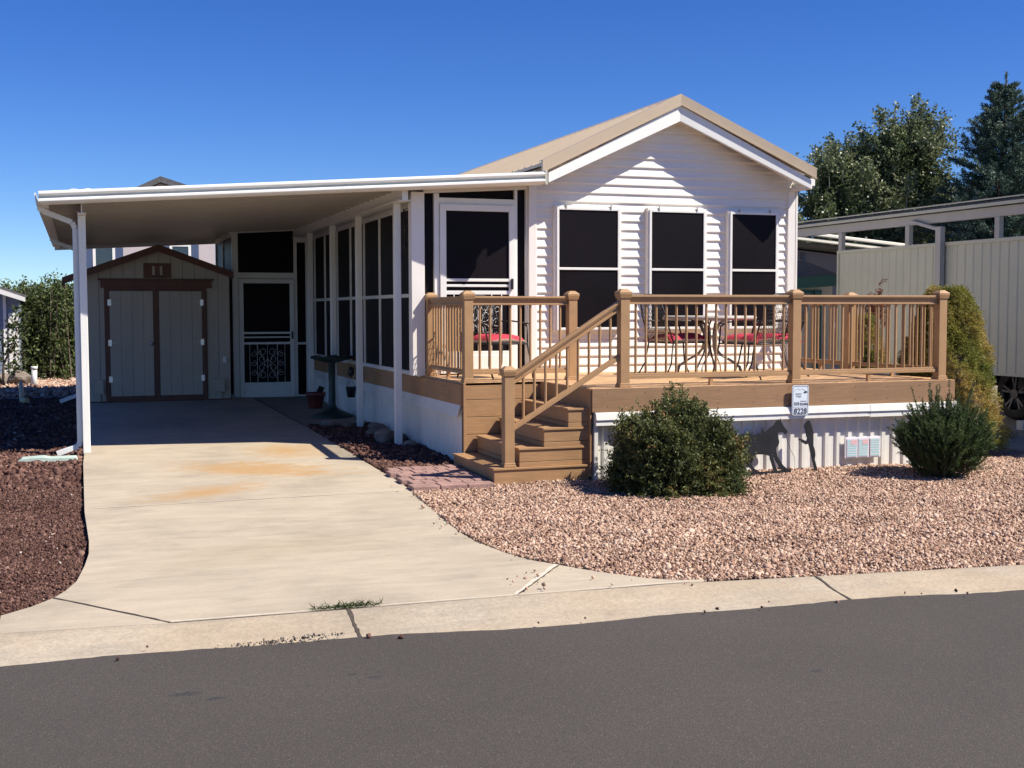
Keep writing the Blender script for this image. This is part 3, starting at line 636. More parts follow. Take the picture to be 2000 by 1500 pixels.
# front fascia: double rolled profile
prof=[(0,0),(-.030,-.004),(-.052,-.018),(-.056,-.036),(-.040,-.054),(-.006,-.062),(-.004,-.074),(-.030,-.082),(-.058,-.096),(-.062,-.116),(-.044,-.132),(-.012,-.146),(.0,-.150),(.05,-.150),(.05,-.146),(.004,-.144),(.004,-.006),(.10,-.006),(.10,0)]
mb=MB(); vs=[]
for (X,Y,) in (CF0,CF1):
    for dy,dz in prof: vs.append((X,Y+dy,cz(X)+dz))
n=len(prof); mb.add(vs,[(i,(i+1)%n,n+(i+1)%n,n+i) for i in range(n)]+[tuple(range(n)),tuple(range(n,2*n))]); mb.build('fascia','white',cp)
MB().box(x1-.002,x1+.03,13.50,13.62,cz(x1)-.155,cz(x1)+.01).build('end_cap','greige',cp,.002)
# left gutter
mb=MB(); mb.prism([(-.50,-.02),(-.485,-.14),(-.40,-.15),(-.36,-.15),(-.36,-.02),(-.385,-.02),(-.385,-.13),(-.47,-.125),(-.485,-.02)],lambda u,v,t:(u+.07,t,cz(x0)+v),CF0[1]-.01,CBK); mb.build('gutter','white',cp)
MB().prism([(x0,cz(x0)-.2),(x1,cz(x1)-.2),(x1,cz(x1)+.0),(x0,cz(x0)+.0)],lambda u,v,t:(u,t,v),CBK-.05,CBK).build('rear_fascia','white',cp)
# beams
def ibeam(x,yA,yB,zb,zt,wf=.09):
    m_=MB(); m_.box(x-wf/2,x+wf/2,yA,yB,zb,zb+.008); m_.box(x-.006,x+.006,yA,yB,zb+.008,zt-.008); m_.box(x-wf/2,x+wf/2,yA,yB,zt-.008,zt); 
    m_.box(x-wf/2,x-wf/2+.006,yA,yB,zb+.008,zb+.022); m_.box(x+wf/2-.006,x+wf/2,yA,yB,zb+.008,zb+.022); return m_
ibeam(.055,14.55,CBK,cz(.05)-.25,cz(.05)-.10).build('beam','white',cp)
m_=ibeam(3.60,13.95,21.56,3.01,cz(3.6)-.10,.13); m_.box(3.565,3.635,13.951,21.56,3.02,3.165); m_.build('beam','white',cp)
def post(x,y,zt,wd=.085):
    zb=g(y)+.0; p=MB().box(x-wd/2,x+wd/2,y-wd/2,y+wd/2,zb,zt).build('post','white',cp,.006)
    return p
post(.055,14.86,cz(.05)-.252,.082); post(.055,21.3,cz(.05)-.252,.082)
for y in (14.36,16.5,18.3,20.2): post(3.60,y,3.008,.082)
mb=MB()
def spout(path,w_=.06,h_=.045):
    m_=MB()
    for a,b in zip(path[:-1],path[1:]): m_.bar(a,b,w_,h_,(0,1,0) if abs(b[0]-a[0])<.01 else (0,1,0))
    return m_
zt_=cz(x0)-.15
spout([(-.40,14.925,zt_+.01),(-.36,14.925,zt_-.03),(-.05,14.925,zt_-.15),(-.018,14.925,zt_-.22),(-.018,14.925,.24),(-.04,14.925,.19),(-.27,14.925,.11)],.06,.055).build('downspout','white',cp,.004)
spout([(-.40,21.3,zt_+.01),(-.36,21.3,zt_-.03),(-.05,21.3,zt_-.15),(-.018,21.3,zt_-.22),(-.018,21.3,.42),(-.04,21.3,.37),(-.32,21.3,.27)],.06,.055).build('downspout','white',cp,.004)
for k,xx in enumerate((-.02,.13)):
    m_=MB(); zz=cz(xx)-.03; m_.lathe([(.055,0),(.055,.04),(.062,.045),(.055,.062),(.03,.07),(0,.071)],(xx,14.75,zz),16)
    props(m_.build('roof_vent','white'),('small white vent cap on carport roof, nearer its left corner','small white vent cap on carport roof, right one of the pair')[k],'vent cap','vent caps on the carport roof')
# iron bracket on the front post
m_=MB(); bx,by=3.675,14.31
m_.tube([(bx,by,2.95),(bx+.01,by,2.55)],.008,6); m_.tube(spiral(bx+.06,2.86,.05,1.3,math.pi,1,by),.006,6); m_.tube(spiral(bx+.05,2.70,.045,-1.3,math.pi,1,by),.006,6)
m_.tube([(bx,by,2.93),(bx+.06,by,2.96),(bx+.12,by,2.90),(bx+.10,by,2.80),(bx,by,2.72)],.006,6); m_.lathe([(0,0),(.02,.02),(.022,.06),(0,.09)],(bx+.01,by,2.47),10)
props(m_.build('wall_bracket','black_iron'),'black scrolled iron hanger at the top of the front carport post','hanger')

# ---------------------------------------------------------------- deck
deck=thing('deck',(6.5,12.6,0),'raised wooden look deck with brown rim board and white ribbed skirting','deck')
DZ=.97
mb=MB(); poly=[(3.86,12.5),(4.74,12.5),(4.74,11.10),(9.05,11.10),(9.05,HY),(8.9,HY),(3.86,HY)]
mb.prism(poly,lambda u,v,t:(u,v,t),DZ-.03,DZ); mb.build('floor','deckfloor',deck)
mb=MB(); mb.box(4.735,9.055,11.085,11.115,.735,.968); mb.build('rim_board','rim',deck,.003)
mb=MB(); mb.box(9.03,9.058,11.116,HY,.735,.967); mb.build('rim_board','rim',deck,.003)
mb=MB(); mb.box(4.72,4.734,11.10,12.49,.1,.967); mb.build('stair_side_board','board',deck,.002)
mb=MB()
for k in range(5): mb.box(3.872,4.74,12.50,12.525,.967-.185*(k+1)+.005,.967-.185*k)
mb.box(3.845,3.871,12.485,12.525,.03,.967)
mb.build('front_boards','board',deck,.003)
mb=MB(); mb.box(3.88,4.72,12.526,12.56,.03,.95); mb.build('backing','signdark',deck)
mb=MB(); ribbed(mb,(4.80,11.16,0),(9.05,11.16,0),lambda q:-.02,.63,(0,-1,0),.142,.020)
ribbed(mb,(9.05,11.16,0),(9.05,HY,0),lambda q:-.02,.63,(1,0,0),.142,.02); mb.build('skirting','skirt',deck)
mb=MB(); mb.prism([(11.10,.735),(11.06,.725),(11.045,.66),(11.06,.655),(11.055,.605),(11.075,.60),(11.15,.60),(11.15,.735)],lambda u,v,t:(t,u,v),4.765,7.95)
mb.prism([(11.10,.736),(11.057,.726),(11.042,.658),(11.057,.653),(11.052,.597),(11.075,.592),(11.15,.60),(11.15,.736)],lambda u,v,t:(t,u,v),7.94,9.075)
mb.box(4.762,4.80,11.09,11.18,-.02,.60); mb.build('skirting_trim','skirt',deck)

m_=MB()
for x in np.arange(4.9,9.0,.41):
    for z in (.79,.92): m_.tube([(x,11.083,z),(x,11.087,z)],.0055,6)
m_.build('screw_heads','joint',deck,kind='stuff')
# stairs
st=thing('deck_stairs',(4.2,11.8,0),'tan box steps climbing to the deck with boxed ends','stairs')
tops=[(3.72,.222),(3.985,.407),(4.24,.592),(4.495,.779)]
for i,(xs_,zt2) in enumerate(tops):
    zb=-.02 if i==0 else tops[i-1][1]
    ya=11.14 if i else 11.12
    m_=MB()
    if i==0:
        m_.box(xs_+.015,4.72,ya+.012,12.48,-.02,.06); m_.box(xs_+.012,4.72,ya+.008,12.48,.064,zt2-.024)
    else:
        h=(zt2-.024-zb)
        m_.box(xs_+.012,4.72,ya+.008,12.48,zb+.001,zb+.045); m_.box(xs_+.012,4.72,ya+.008,12.48,zb+.049,zt2-.024)
    m_.box(xs_,4.72,ya-.004,12.482,zt2-.022,zt2)
    m_.build('step','board',st,.003)

rail=thing('deck_railing',(6.5,12.,DZ),'tan composite railing with round balusters around the deck and stairs','railing')
def rpost(x,y,zb,zt2):
    p=MB().box(x-.05,x+.05,y-.05,y+.05,zb,zt2).build('post','tan',rail,.004)
    c=MB(); z=zt2
    c.add([(x-.058,y-.058,z-.05),(x+.058,y-.058,z-.05),(x+.058,y+.058,z-.05),(x-.058,y+.058,z-.05),(x-.068,y-.068,z-.008),(x+.068,y-.068,z-.008),(x+.068,y+.068,z-.008),(x-.068,y+.068,z-.008),
           (x-.068,y-.068,z+.014),(x+.068,y-.068,z+.014),(x+.068,y+.068,z+.014),(x-.068,y+.068,z+.014),(x-.03,y-.03,z+.045),(x+.03,y-.03,z+.045),(x+.03,y+.03,z+.045),(x-.03,y+.03,z+.045)],
          [(0,1,5,4),(1,2,6,5),(2,3,7,6),(3,0,4,7),(4,5,9,8),(5,6,10,9),(6,7,11,10),(7,4,8,11),(8,9,13,12),(9,10,14,13),(10,11,15,14),(11,8,12,15),(12,13,14,15),(0,3,2,1)])
    c.build('post_cap','tan',p,.003)
    b=MB(); b.box(x-.062,x+.062,y-.062,y+.062,zb+.001,zb+.022); b.box(x-.057,x+.057,y-.057,y+.057,zb+.022,zb+.042); b.build('post_base','tan',p,.004)
PT={'a':(3.92,14.03),'b':(3.92,12.57),'c':(5.12,12.57),'d':(5.11,11.18),'e':(7.075,11.18),'f':(8.92,11.18),'g':(8.92,12.86),'h':(8.92,14.03)}
for k in 'abcdefgh':
    if k=='h': continue
    rpost(*PT[k],DZ,1.905)
rpost(3.90,11.20,.222,1.155)
BAL=[]
def baluster(x,y,z0,z1):
    o=None
    key=round(z1-z0,3)
    for kk,me in BAL:
        if kk==key: 
            o=bpy.data.objects.new('baluster',me); break
    if o is None:
        b=MB().tube([(0,0,0),(0,0,z1-z0)],.0135,10,caps=False); me=bpy.data.meshes.new('baluster'); me.from_pydata(b.v,[],b.f); me.polygons.foreach_set('use_smooth',[True]*len(b.f)); me.materials.append(M['tan']); BAL.append((key,me))
        o=bpy.data.objects.new('baluster',me)
    COL.objects.link(o); o.parent=rail; o.location=Vector((x,y,z0))-ORG[rail]; ORG[o]=Vector((x,y,z0))
def railprof(m_,p,q,dz0=0):  # moulded top rail
    p=Vector(p);q=Vector(q)
    m_.bar(p+Vector((0,0,-.012)),q+Vector((0,0,-.012)),.072,.024); m_.bar(p+Vector((0,0,-.034)),q+Vector((0,0,-.034)),.052,.020)
    m_.bar(p+Vector((0,0,-.062)),q+Vector((0,0,-.062)),.018,.038); m_.bar(p+Vector((0,0,-.088)),q+Vector((0,0,-.088)),.056,.016)
def botprof(m_,p,q):
    p=Vector(p);q=Vector(q)
    m_.bar(p+Vector((0,0,-.010)),q+Vector((0,0,-.010)),.036,.020); m_.bar(p+Vector((0,0,-.037)),q+Vector((0,0,-.037)),.054,.034)
def section(k1,k2,nb,feet=1):
    a=Vector((*PT[k1],0)); b=Vector((*PT[k2],0)); d=(b-a).normalized(); a2=a+d*.05; b2=b-d*(.05 if k2!='h' else -.02)
    m_=MB(); railprof(m_,(a2.x,a2.y,1.892),(b2.x,b2.y,1.892)); m_.build('top_rail','tan',rail,.003)
    m_=MB(); botprof(m_,(a2.x,a2.y,1.107),(b2.x,b2.y,1.107)); m_.build('bottom_rail','tan',rail,.003)
    for i in range(nb):
        t=(i+.75)/(nb+.5); q=a2.lerp(b2,t); baluster(q.x,q.y,1.106,1.80)
    for i in range(feet):
        q=a2.lerp(b2,(i+.8)/(feet+.6)); MB().box(q.x-.018,q.x+.018,q.y-.018,q.y+.018,DZ,1.053).build('foot_block','tan',rail)
section('b','a',12); section('b','c',9); section('d','e',16); section('e','f',15); section('f','g',12); section('g','h',8)
m_=MB(); railprof(m_,(3.952,11.2,1.122),(5.06,11.185,1.83)); m_.build('stair_top_rail','tan',rail,.003)
m_=MB(); botprof(m_,(3.952,11.2,.630),(5.06,11.185,1.30)); m_.build('stair_bottom_rail','tan',rail,.003)
for i in range(9):
    x=4.055+i*.115; t=(x-3.952)/(5.06-3.952); baluster(x,11.195,.630+t*.67-.01,round(.630+t*.67-.01+.425+.038*t,3))

# brick pavers, platform pad
def paver_pad():
    mb=MB(); rows=[(11.02,11.22),(11.24,11.44),(11.46,11.66),(11.68,11.88),(11.90,12.10),(12.12,12.32)]
    root=thing('paver_path',(3.3,11.6,0),'pinkish brick paver pad between the driveway and the deck stairs','paving')
    for r,(a,b) in enumerate(rows):
        x=2.90+(.05 if r%2 else 0)
        wd=.125 if r>0 else .27
        while x<3.68:
            x2=min(x+wd-.008,3.70)
            z=g(a)+.075+random.uniform(-.004,.004); aa=a+random.uniform(-.004,.004)
            MB().box(x,x2,aa,b,g(a)-.03,z).build('paver','paver',root,.008)
            x+=wd
    return root
paver_pad()

# house number sign
sg=thing('house_number_sign',(7.07,11.075,.64),'small white rounded house number sign reading 8228 below a deck post','sign')
def rrect(x0,x1,z0,z1,r,n=5):
    out=[]
    for cx_,cz_,a0 in ((x1-r,z1-r,0),(x0+r,z1-r,90),(x0+r,z0+r,180),(x1-r,z0+r,270)):
        for k in range(n+1): a=R(a0+90*k/n); out.append((cx_+r*math.cos(a),cz_+r*math.sin(a)))
    return out
SY=11.035
MB().prism(rrect(6.965,7.165,.642,.955,.028),lambda u,v,t:(u,t,v),SY,SY+.008).build('plate','signwhite',sg)
mb=MB(); o_=rrect(6.973,7.157,.650,.947,.024); i_=rrect(6.977,7.153,.654,.943,.021); n=len(o_)
mb.add([(u,SY-.0015,v) for u,v in o_]+[(u,SY-.0015,v) for u,v in i_],[(k,(k+1)%n,n+(k+1)%n,n+k) for k in range(n)]); mb.build('border','signdark',sg)
def text(body,x,z,size,m,y,par,name='lettering',align='CENTER',off=0,rot=(math.pi/2,0,0),sx=1):
    c=bpy.data.curves.new('t','FONT'); c.body=body; c.size=size; c.align_x=align; c.align_y='CENTER'; c.extrude=.0005; c.offset=off; c.resolution_u=4
    t=bpy.data.objects.new('t',c); COL.objects.link(t); bpy.context.view_layer.update()
    me=bpy.data.meshes.new_from_object(t.evaluated_get(bpy.context.evaluated_depsgraph_get())); bpy.data.objects.remove(t)
    me.materials.clear(); me.materials.append(M[m]); o=bpy.data.objects.new(name,me); COL.objects.link(o); o.parent=par; o.rotation_euler=rot; o.scale=(sx,1,1)
    o.location=Vector((x,y,z))-ORG[par]; return o
text('8228',7.065,.685,.078,'signdark',SY-.002,sg,off=.0012,sx=1.0)
text('525',7.020,.762,.042,'signdark',SY-.002,sg,off=.0008)
text('DUNN',7.108,.757,.034,'signdark',SY-.002,sg,off=.0004,sx=.95)
text('Bill & Jan',7.108,.788,.017,'signdark',SY-.002,sg)
text('Juniper',7.045,.868,.027,'signgrey',SY-.002,sg); text('Ridge',7.045,.842,.027,'signgrey',SY-.002,sg)
mb=MB(); mb.box(6.98,7.15,SY-.002,SY-.001,.7285,.7305); mb.box(7.0655,7.0675,SY-.002,SY-.001,.74,.80); mb.build('divider','signgrey',sg)
mb=MB(); mb.tube([(6.99,SY-.001,.893),(7.03,SY-.001,.922),(7.06,SY-.001,.905),(7.085,SY-.001,.918),(7.13,SY-.001,.893)],.0012,4)
mb.build('mountain_line','signgrey',sg)
mb=MB(); mb.prism([(7.095,.880),(7.12,.893),(7.15,.890),(7.135,.884),(7.15,.876),(7.12,.878),(7.125,.868),(7.118,.866),(7.112,.878)],lambda u,v,t:(u,t,v),SY-.002,SY-.0005); mb.build('tree_emblem','signdark',sg)
# notice board on skirting
nb_=thing('notice_board',(7.89,11.12,.155),'small white framed notice with three pastel printed sheets on the skirting','notice')
MB().box(7.665,8.115,11.105,11.125,.155,.378).build('board','paper',nb_,.004)
for k,(a,b,mm) in enumerate(((7.685,7.815,'paperteal'),(7.83,7.955,'paperteal'),(7.975,8.10,'paperteal'))):
    sh=MB().box(a,b,11.100,11.104,.170,.362).build('printed_sheet','paper',nb_)
    m_=MB()
    for q in range(7): m_.box(a+.008,b-.01,11.0985,11.0995,.178+q*.026,.194+q*.026)
    m_.build('print','paperteal',sh)
    m_=MB(); m_.box(a+.001,a+.006,11.098,11.099,.175,.36) if k==2 else m_.box(a+.05,b-.006,11.098,11.099,.300,.352)
    m_.build('print','paperpink',sh)

# silhouettes of flat steel
from mathutils.geometry import tessellate_polygon
def lean(z): return -.07*(1-min(max(z,0),.6)/.6)   # plates lean back against the skirting
def cutout(pts,x_of,z_of,y,th,name,m_,parent=None,**kw):
    P_=[(x_of(u),z_of(v)) for u,v in pts]; n=len(P_)
    tri=tessellate_polygon([[Vector((a,b,0)) for a,b in P_]])
    vs=[(a,y+lean(b),b) for a,b in P_]+[(a,y+lean(b)+th,b) for a,b in P_]
    fs=[tuple(t) for t in tri]+[tuple(i+n for i in t[::-1]) for t in tri]+[(k,(k+1)%n,n+(k+1)%n,n+k) for k in range(n)]
    return MB().add(vs,fs).build(name,m_,parent,**kw)
kx=.17/205
hx=lambda u:6.895+(u-860)*kx
hz=lambda v:.058+(1115-v)*kx
horse=[(715,445),(726,470),(742,435),(752,475),(790,540),(820,575),(836,595),(830,620),(812,628),(798,642),(780,616),(745,606),(702,612),(694,650),(712,720),(706,745),(690,772),(666,795),(658,850),
 (675,900),(712,960),(745,1010),(790,1050),(820,1066),(860,1082),(850,1098),(850,1114),(640,1118),(340,1122),(60,1118),(60,1100),(120,1085),(150,1040),(150,985),(125,930),(115,860),(95,780),(70,860),(60,960),(40,1000),(35,880),(50,760),(85,670),(130,625),(200,608),(300,612),(380,622),(440,610),(466,600),(470,545),(490,545),(510,600),(540,588),(560,570),(582,548),(600,540),(640,515),(672,480)]
# cut-out gaps between the legs are modelled by building body and legs separately
body=[(715,445),(726,470),(742,435),(752,475),(790,540),(820,575),(836,595),(830,620),(812,628),(798,642),(780,616),(745,606),(702,612),(694,650),(712,720),(706,745),(690,772),(666,795),(655,860),(560,892),(490,872),(400,866),(300,880),(220,905),(125,905),(100,840),(78,770),(62,860),(55,960),(35,1005),(28,880),(45,750),(85,670),(130,625),(200,608),(300,612),(380,622),(440,610),(466,600),(470,545),(490,545),(510,600),(540,588),(560,570),(582,548),(600,540),(640,515),(672,480)]
legs=[[(610,860),(662,830),(675,900),(712,960),(745,1010),(790,1050),(840,1072),(840,1095),(740,1080),(700,1050),(655,975),(618,905)],
 [(560,880),(612,880),(615,930),(632,1000),(650,1050),(672,1085),(615,1088),(600,1050),(585,990),(565,930)],
 [(120,880),(235,880),(225,940),(200,985),(205,1040),(230,1085),(180,1090),(160,1040),(150,985),(125,930)],
 [(230,885),(330,872),(335,930),(300,980),(330,1030),(390,1070),(440,1085),(380,1092),(310,1062),(255,1000),(250,950)]]
hs=thing('horse_cutout',(6.4,10.86,0),'flat grey steel silhouette of a saddled horse standing against the white skirting','garden ornament')
HYc=10.985
cutout(body,hx,hz,HYc,.005,'body','gun',hs)
for L_ in legs: cutout(L_,hx,hz,HYc-.001,.007,'leg','gun',hs)
cutout([(60,1085),(150,1075),(300,1082),(560,1080),(700,1078),(790,1052),(862,1080),(850,1112),(925,1150),(600,1185),(200,1180),(30,1150)],hx,hz,HYc-.003,.012,'base_mound','gun',hs)
MB().tube([(hx(795),HYc-.04,hz(635)),(hx(800),HYc-.05,hz(700)),(hx(830),HYc-.08,hz(820)),(hx(865),HYc-.11,hz(905)),(hx(850),HYc-.14,hz(1000)),(hx(830),HYc-.16,hz(1060))],.0022,5).build('lead_rope','gun',hs)
cow=[(1085,520),(1105,500),(1125,478),(1145,474),(1168,482),(1182,520),(1200,590),(1213,640),(1196,646),(1202,700),(1195,780),(1215,840),(1221,900),(1208,960),(1227,1040),(1246,1150),(1188,1150),(1185,1050),(1165,960),(1150,890),(1135,800),(1124,762),(1090,772),(1040,745),(1012,716),(988,715),(990,690),(1030,700),(1098,728),(1113,690),(1100,650),(1090,590),(1080,550)]
cutout(cow,hx,hz,HYc,.006,'cowgirl_cutout','gun',label='flat dark steel silhouette of a person reaching out one arm, right of the horse',cat='garden ornament')

# ---------------------------------------------------------------- patio furniture
def chair_make(label):
    t=thing('patio_chair',(0,0,0),label,'chair','black iron patio chairs on the deck')
    # faces +Y locally; seat .40
    m_=MB(); m_.box(-.25,.25,-.24,.26,.385,.395)
    for k in range(9): pass
    m_.tube([(-.26,-.24,.39),(.26,-.24,.39),(.26,.27,.39),(-.26,.27,.39),(-.26,-.24,.39)],.010,6); m_.build('seat','black_iron',t)
    b=MB(); pts=[(-.25,-.24,.40),(-.24,-.34,.70),(-.20,-.40,.90),(-.10,-.415,.945),(.10,-.415,.945),(.20,-.40,.90),(.24,-.34,.70),(.25,-.24,.40)]
    b.tube(pts,.010,6)
    for k in range(-7,8):
        x=k*.03; b.tube([(x,-.25,.42),(x*.98,-.34,.70),(x*.9,-.405,.90 if abs(k)>4 else .93)],.0035,4)
    for k in range(1,11): z=.42+k*.045; y=-.25-.16*(z-.42)/.5; b.tube([(-.235,y,z),(.235,y,z)],.003,4)
    b.build('backrest','black_iron',t)
    for s in (-1,1):
        MB().tube([(s*.26,.26,.39),(s*.29,.30,.15),(s*.27,.36,.0)],.010,6).build('leg','black_iron',t)
        MB().tube([(s*.25,-.24,.39),(s*.27,-.28,.15),(s*.29,-.37,.0)],.010,6).build('leg','black_iron',t)
        a=MB(); a.tube([(s*.245,-.32,.64),(s*.30,-.10,.645),(s*.30,.12,.63),(s*.29,.22,.58),(s*.27,.25,.40)],.010,6); a.tube([(s*.30+.02*math.cos(q),.20+.025*math.sin(q),.62+.0*q) for q in np.linspace(0,6,9)],.01,5); a.build('armrest','black_iron',t)
    return t
def cushion_make(label):
    t=thing('seat_cushion',(0,0,0),label,'cushion','red seat cushions on the patio chairs')
    n=15; vs=[];fs=[]
    for j in range(n):
        for i in range(n):
            u=-1+2*i/(n-1); v=-1+2*j/(n-1)
            e=(1-abs(u)**6)*(1-abs(v)**6); puff=.040+.055*e**.35-(.018 if (i%5==2 and j%5==2) else 0)+random.uniform(-.004,.006)
            vs.append((u*.25*(1-.04*v*v),v*.25*(1-.04*u*u)+.01,puff+.012*math.sin(3*u+1.2)*abs(v)))
    for j in range(n-1):
        for i in range(n-1): fs.append((j*n+i,j*n+i+1,(j+1)*n+i+1,(j+1)*n+i))
    m_=MB().add(vs,fs,True); o=m_.build('cushion_top','cushion',t)
    b=[k for k in range(n)]+[k*n+n-1 for k in range(1,n)]+[(n-1)*n+k for k in range(n-2,-1,-1)]+[k*n for k in range(n-2,0,-1)]
    lo=[(vs[k][0]*.97,vs[k][1]*.97,.0) for k in b]; up=[(vs[k][0],vs[k][1],vs[k][2]) for k in b]; q=len(b)
    m_=MB().add(up+lo,[(k,(k+1)%q,q+(k+1)%q,q+k) for k in range(q)]+[tuple(range(q,2*q))],True); m_.build('cushion_side','cushion_side',t)
    tt=MB(); tt.tube([(.22,-.25,.03),(.26,-.30,.05),(.30,-.29,.0),(.27,-.33,.09)],.008,5); tt.tube([(-.22,-.25,.03),(-.27,-.30,.0)],.008,5); tt.build('cushion_tie','cushion',t)
    return t
ch=chair_make('black iron chair with high mesh back, left of the patio table'); cu=cushion_make('red tufted cushion on the chair left of the table')
def place(o,x,y,z,rz): o.location=(x,y,z); o.rotation_euler=(0,0,rz)
spots=[((6.62,12.95),R(-82),'black iron chair with high mesh back, left of the patio table','red tufted cushion on the chair left of the table'),
       ((7.62,12.55),R(75),'black iron chair with high mesh back, right of the patio table beside the post','red cushion with dangling tie on the chair right of the table'),
       ((7.20,12.25),R(20),'black iron chair in front of the patio table with its back to the street','red cushion on the chair in front of the table'),
       ((4.50,13.35),R(195),'black iron chair alone by the screen door','red cushion on the lone chair by the screen door')]
for i,((x,y),rz,l1,l2) in enumerate(spots):
    a=ch if i==0 else dup(ch,(x,y,DZ),rz,l1); b=cu if i==0 else dup(cu,(x,y,DZ+.397),rz,l2)
    if i==0: SP0=(x,y,rz)
place(ch,spots[0][0][0],spots[0][0][1],DZ,spots[0][1]); place(cu,spots[0][0][0],spots[0][0][1],DZ+.397,spots[0][1])
tb=thing('patio_table',(7.05,13.0,DZ),'round taupe metal patio table with glass top and curved legs on the deck','table')
TX,TY=7.06,13.0
m_=MB(); m_.tube([(TX+.53*math.cos(a),TY+.53*math.sin(a),DZ+.675) for a in np.linspace(0,2*math.pi,41)],.026,8); m_.build('rim','taupe_iron',tb)
m_=MB(); m_.lathe([(0,.665),(.52,.665),(.52,.678),(0,.678)],(TX,TY,DZ),40); m_.build('glass_top','glass',tb)
for k in range(4):
    a=R(45+90*k)
    for off in (-.03,.03):
        P_=[(.20,.665),(.115,.60),(.065,.50),(.055,.42),(.075,.32),(.14,.24),(.27,.17),(.37,.10),(.40,.0)]
        pts=[(TX+r_*math.cos(a)-off*math.sin(a),TY+r_*math.sin(a)+off*math.cos(a),DZ+z_) for r_,z_ in P_]
        MB().tube(pts,.011,6).build('leg','taupe_iron',tb)
m_=MB(); m_.tube([(TX+.07*math.cos(q),TY+.07*math.sin(q),DZ+.46) for q in np.linspace(0,6.283,17)],.008,5); m_.build('collar','taupe_iron',tb)

# ---------------------------------------------------------------- shed
sh=thing('storage_shed',(1.25,21.2,.22),'beige storage shed with redwood trim and double doors at the end of the carport','shed')
SYF=21.2
def sz(x): return 2.755-.366*abs(x-1.26)
mb=MB()
# vertical grooved siding: boards with recesses
xs=np.arange(.13,2.42,.19)
for k,xa in enumerate(xs):
    xb=min(xa+.184,2.41)
    zt1,zt3=sz(xa)-.0,sz(xb)-.0
    pts=[(xa,.26),(xb,.26),(xb,zt3)]+([(1.26,2.755)] if xa<1.26<xb else [])+[(xa,zt1)]
    mb.prism(pts,lambda u,v,t:(u,t,v),SYF,SYF+.02)
mb.build('wall','shedwall',sh,.002)
mb=MB(); mb.prism([(.14,.26),(2.4,.26),(2.4,sz(2.4)-.02),(1.26,2.73),(.14,sz(.14)-.02)],lambda u,v,t:(u,t,v),SYF+.012,SYF+.02); mb.build('groove','joint',sh)  # dark sheet painted as shade in the grooves between wall boards
mb=MB(); mb.prism([(.135,.2),(2.405,.2),(2.405,sz(2.405)-.01),(1.26,2.74),(.135,sz(.135)-.01)],lambda u,v,t:(u,t,v),SYF+.021,23.6); mb.build('body','shedwall',sh)
mb=MB()
for s in (-1,1):
    xe=1.26+s*(1.20 if s>0 else 1.50); zz=lambda x:2.80-.366*abs(x-1.26)
    mb.prism([(1.26,2.835),(xe,2.835-.366*abs(xe-1.26)),(xe,2.81-.366*abs(xe-1.26)),(1.26,2.81)],lambda u,v,t:(u,t,v),SYF-.14,23.8)
rf=mb.build('roof','shingle',sh)
mb=MB()
for s in (-1,1):
    xe=1.26+s*(1.20 if s>0 else 1.50)
    mb.prism([(1.26,2.825),(xe,2.825-.366*abs(xe-1.26)),(xe,2.825-.366*abs(xe-1.26)-.105),(1.26,2.715)],lambda u,v,t:(u,t,v),SYF-.165,SYF-.141)
mb.box(-.245,-.22,SYF-.14,23.8,2.16,2.27); mb.build('fascia','brown',rf,.003)
mb=MB(); mb.box(.30,2.15,SYF-.05,SYF-.001,2.245,2.275); mb.box(.34,2.11,SYF-.035,SYF-.001,2.12,2.244); mb.box(.395,.47,SYF-.03,SYF-.001,.26,2.12); mb.box(1.95,2.02,SYF-.03,SYF-.001,.26,2.12); mb.box(.13,2.41,SYF-.015,SYF-.001,.19,.262)
mb.build('door_casing','brown',sh,.003)
for (a,b,kn) in ((.475,1.195,1),(1.20,1.945,0)):
    m_=MB(); a2=a if kn else a+.055; 
    x=a2; 
    while x<b-.02:
        x2=min(x+.176,b-(.0 if not kn else .035)); m_.box(x+.001,x2-.001,SYF-.026,SYF-.002,.34,2.07); x+=.177
    d=m_.build('door','shedwall',sh,.002)
    MB().box(a2,b-.036 if kn else b,SYF-.014,SYF-.003,.33,2.08).build('groove','joint',d)  # dark sheet behind the door boards, shade painted into the grooves
    m_=MB(); m_.box(a,b,SYF-.028,SYF-.002,.265,.335); m_.box(a,b,SYF-.028,SYF-.002,2.078,2.118)
    (m_.box(b-.034,b-.002,SYF-.030,SYF-.002,.336,2.077) if kn else m_.box(a+.002,a+.052,SYF-.036,SYF-.002,.336,2.077)); m_.build('door_trim','brown',d,.002)
    m_=MB()
    for hz_ in (.62,1.22,1.88):
        xh=a if kn else b; s=1 if kn else -1
        m_.box(xh-.028,xh+.028,SYF-.042,SYF-.037,hz_-.05,hz_+.05); h2=m_; MB().prism([(xh+s*.035,hz_+.018),(xh+s*.16,hz_+.004),(xh+s*.16,hz_-.004),(xh+s*.035,hz_-.018)],lambda u,v,t:(u,t,v),SYF-.034,SYF-.029).build('hinge_strap','greige',d)
    m_.build('hinge','steel',d)
    if kn: MB().lathe([(0,0),(.012,0),(.012,.03),(.028,.04),(.030,.055),(.018,.068),(0,.07)],(0,0,0),14).build('tmp','steel',d)
    if kn:
        k=[o for o in kids(d) if o.name.startswith('tmp')][0]; k.name='door_knob'; k.rotation_euler=(R(90),0,0); 
        for v in k.data.vertices: v.co+=ORG[d]
        k.location=Vector((b-.07,SYF-.028,1.20))-ORG[d]
m_=MB(); ring(m_,1.02,1.46,2.285,2.53,.05,SYF-.022,SYF-.001); m_.box(1.06,1.42,SYF-.016,SYF-.001,2.32,2.50); v_=m_.build('gable_vent','brown',sh,.002)
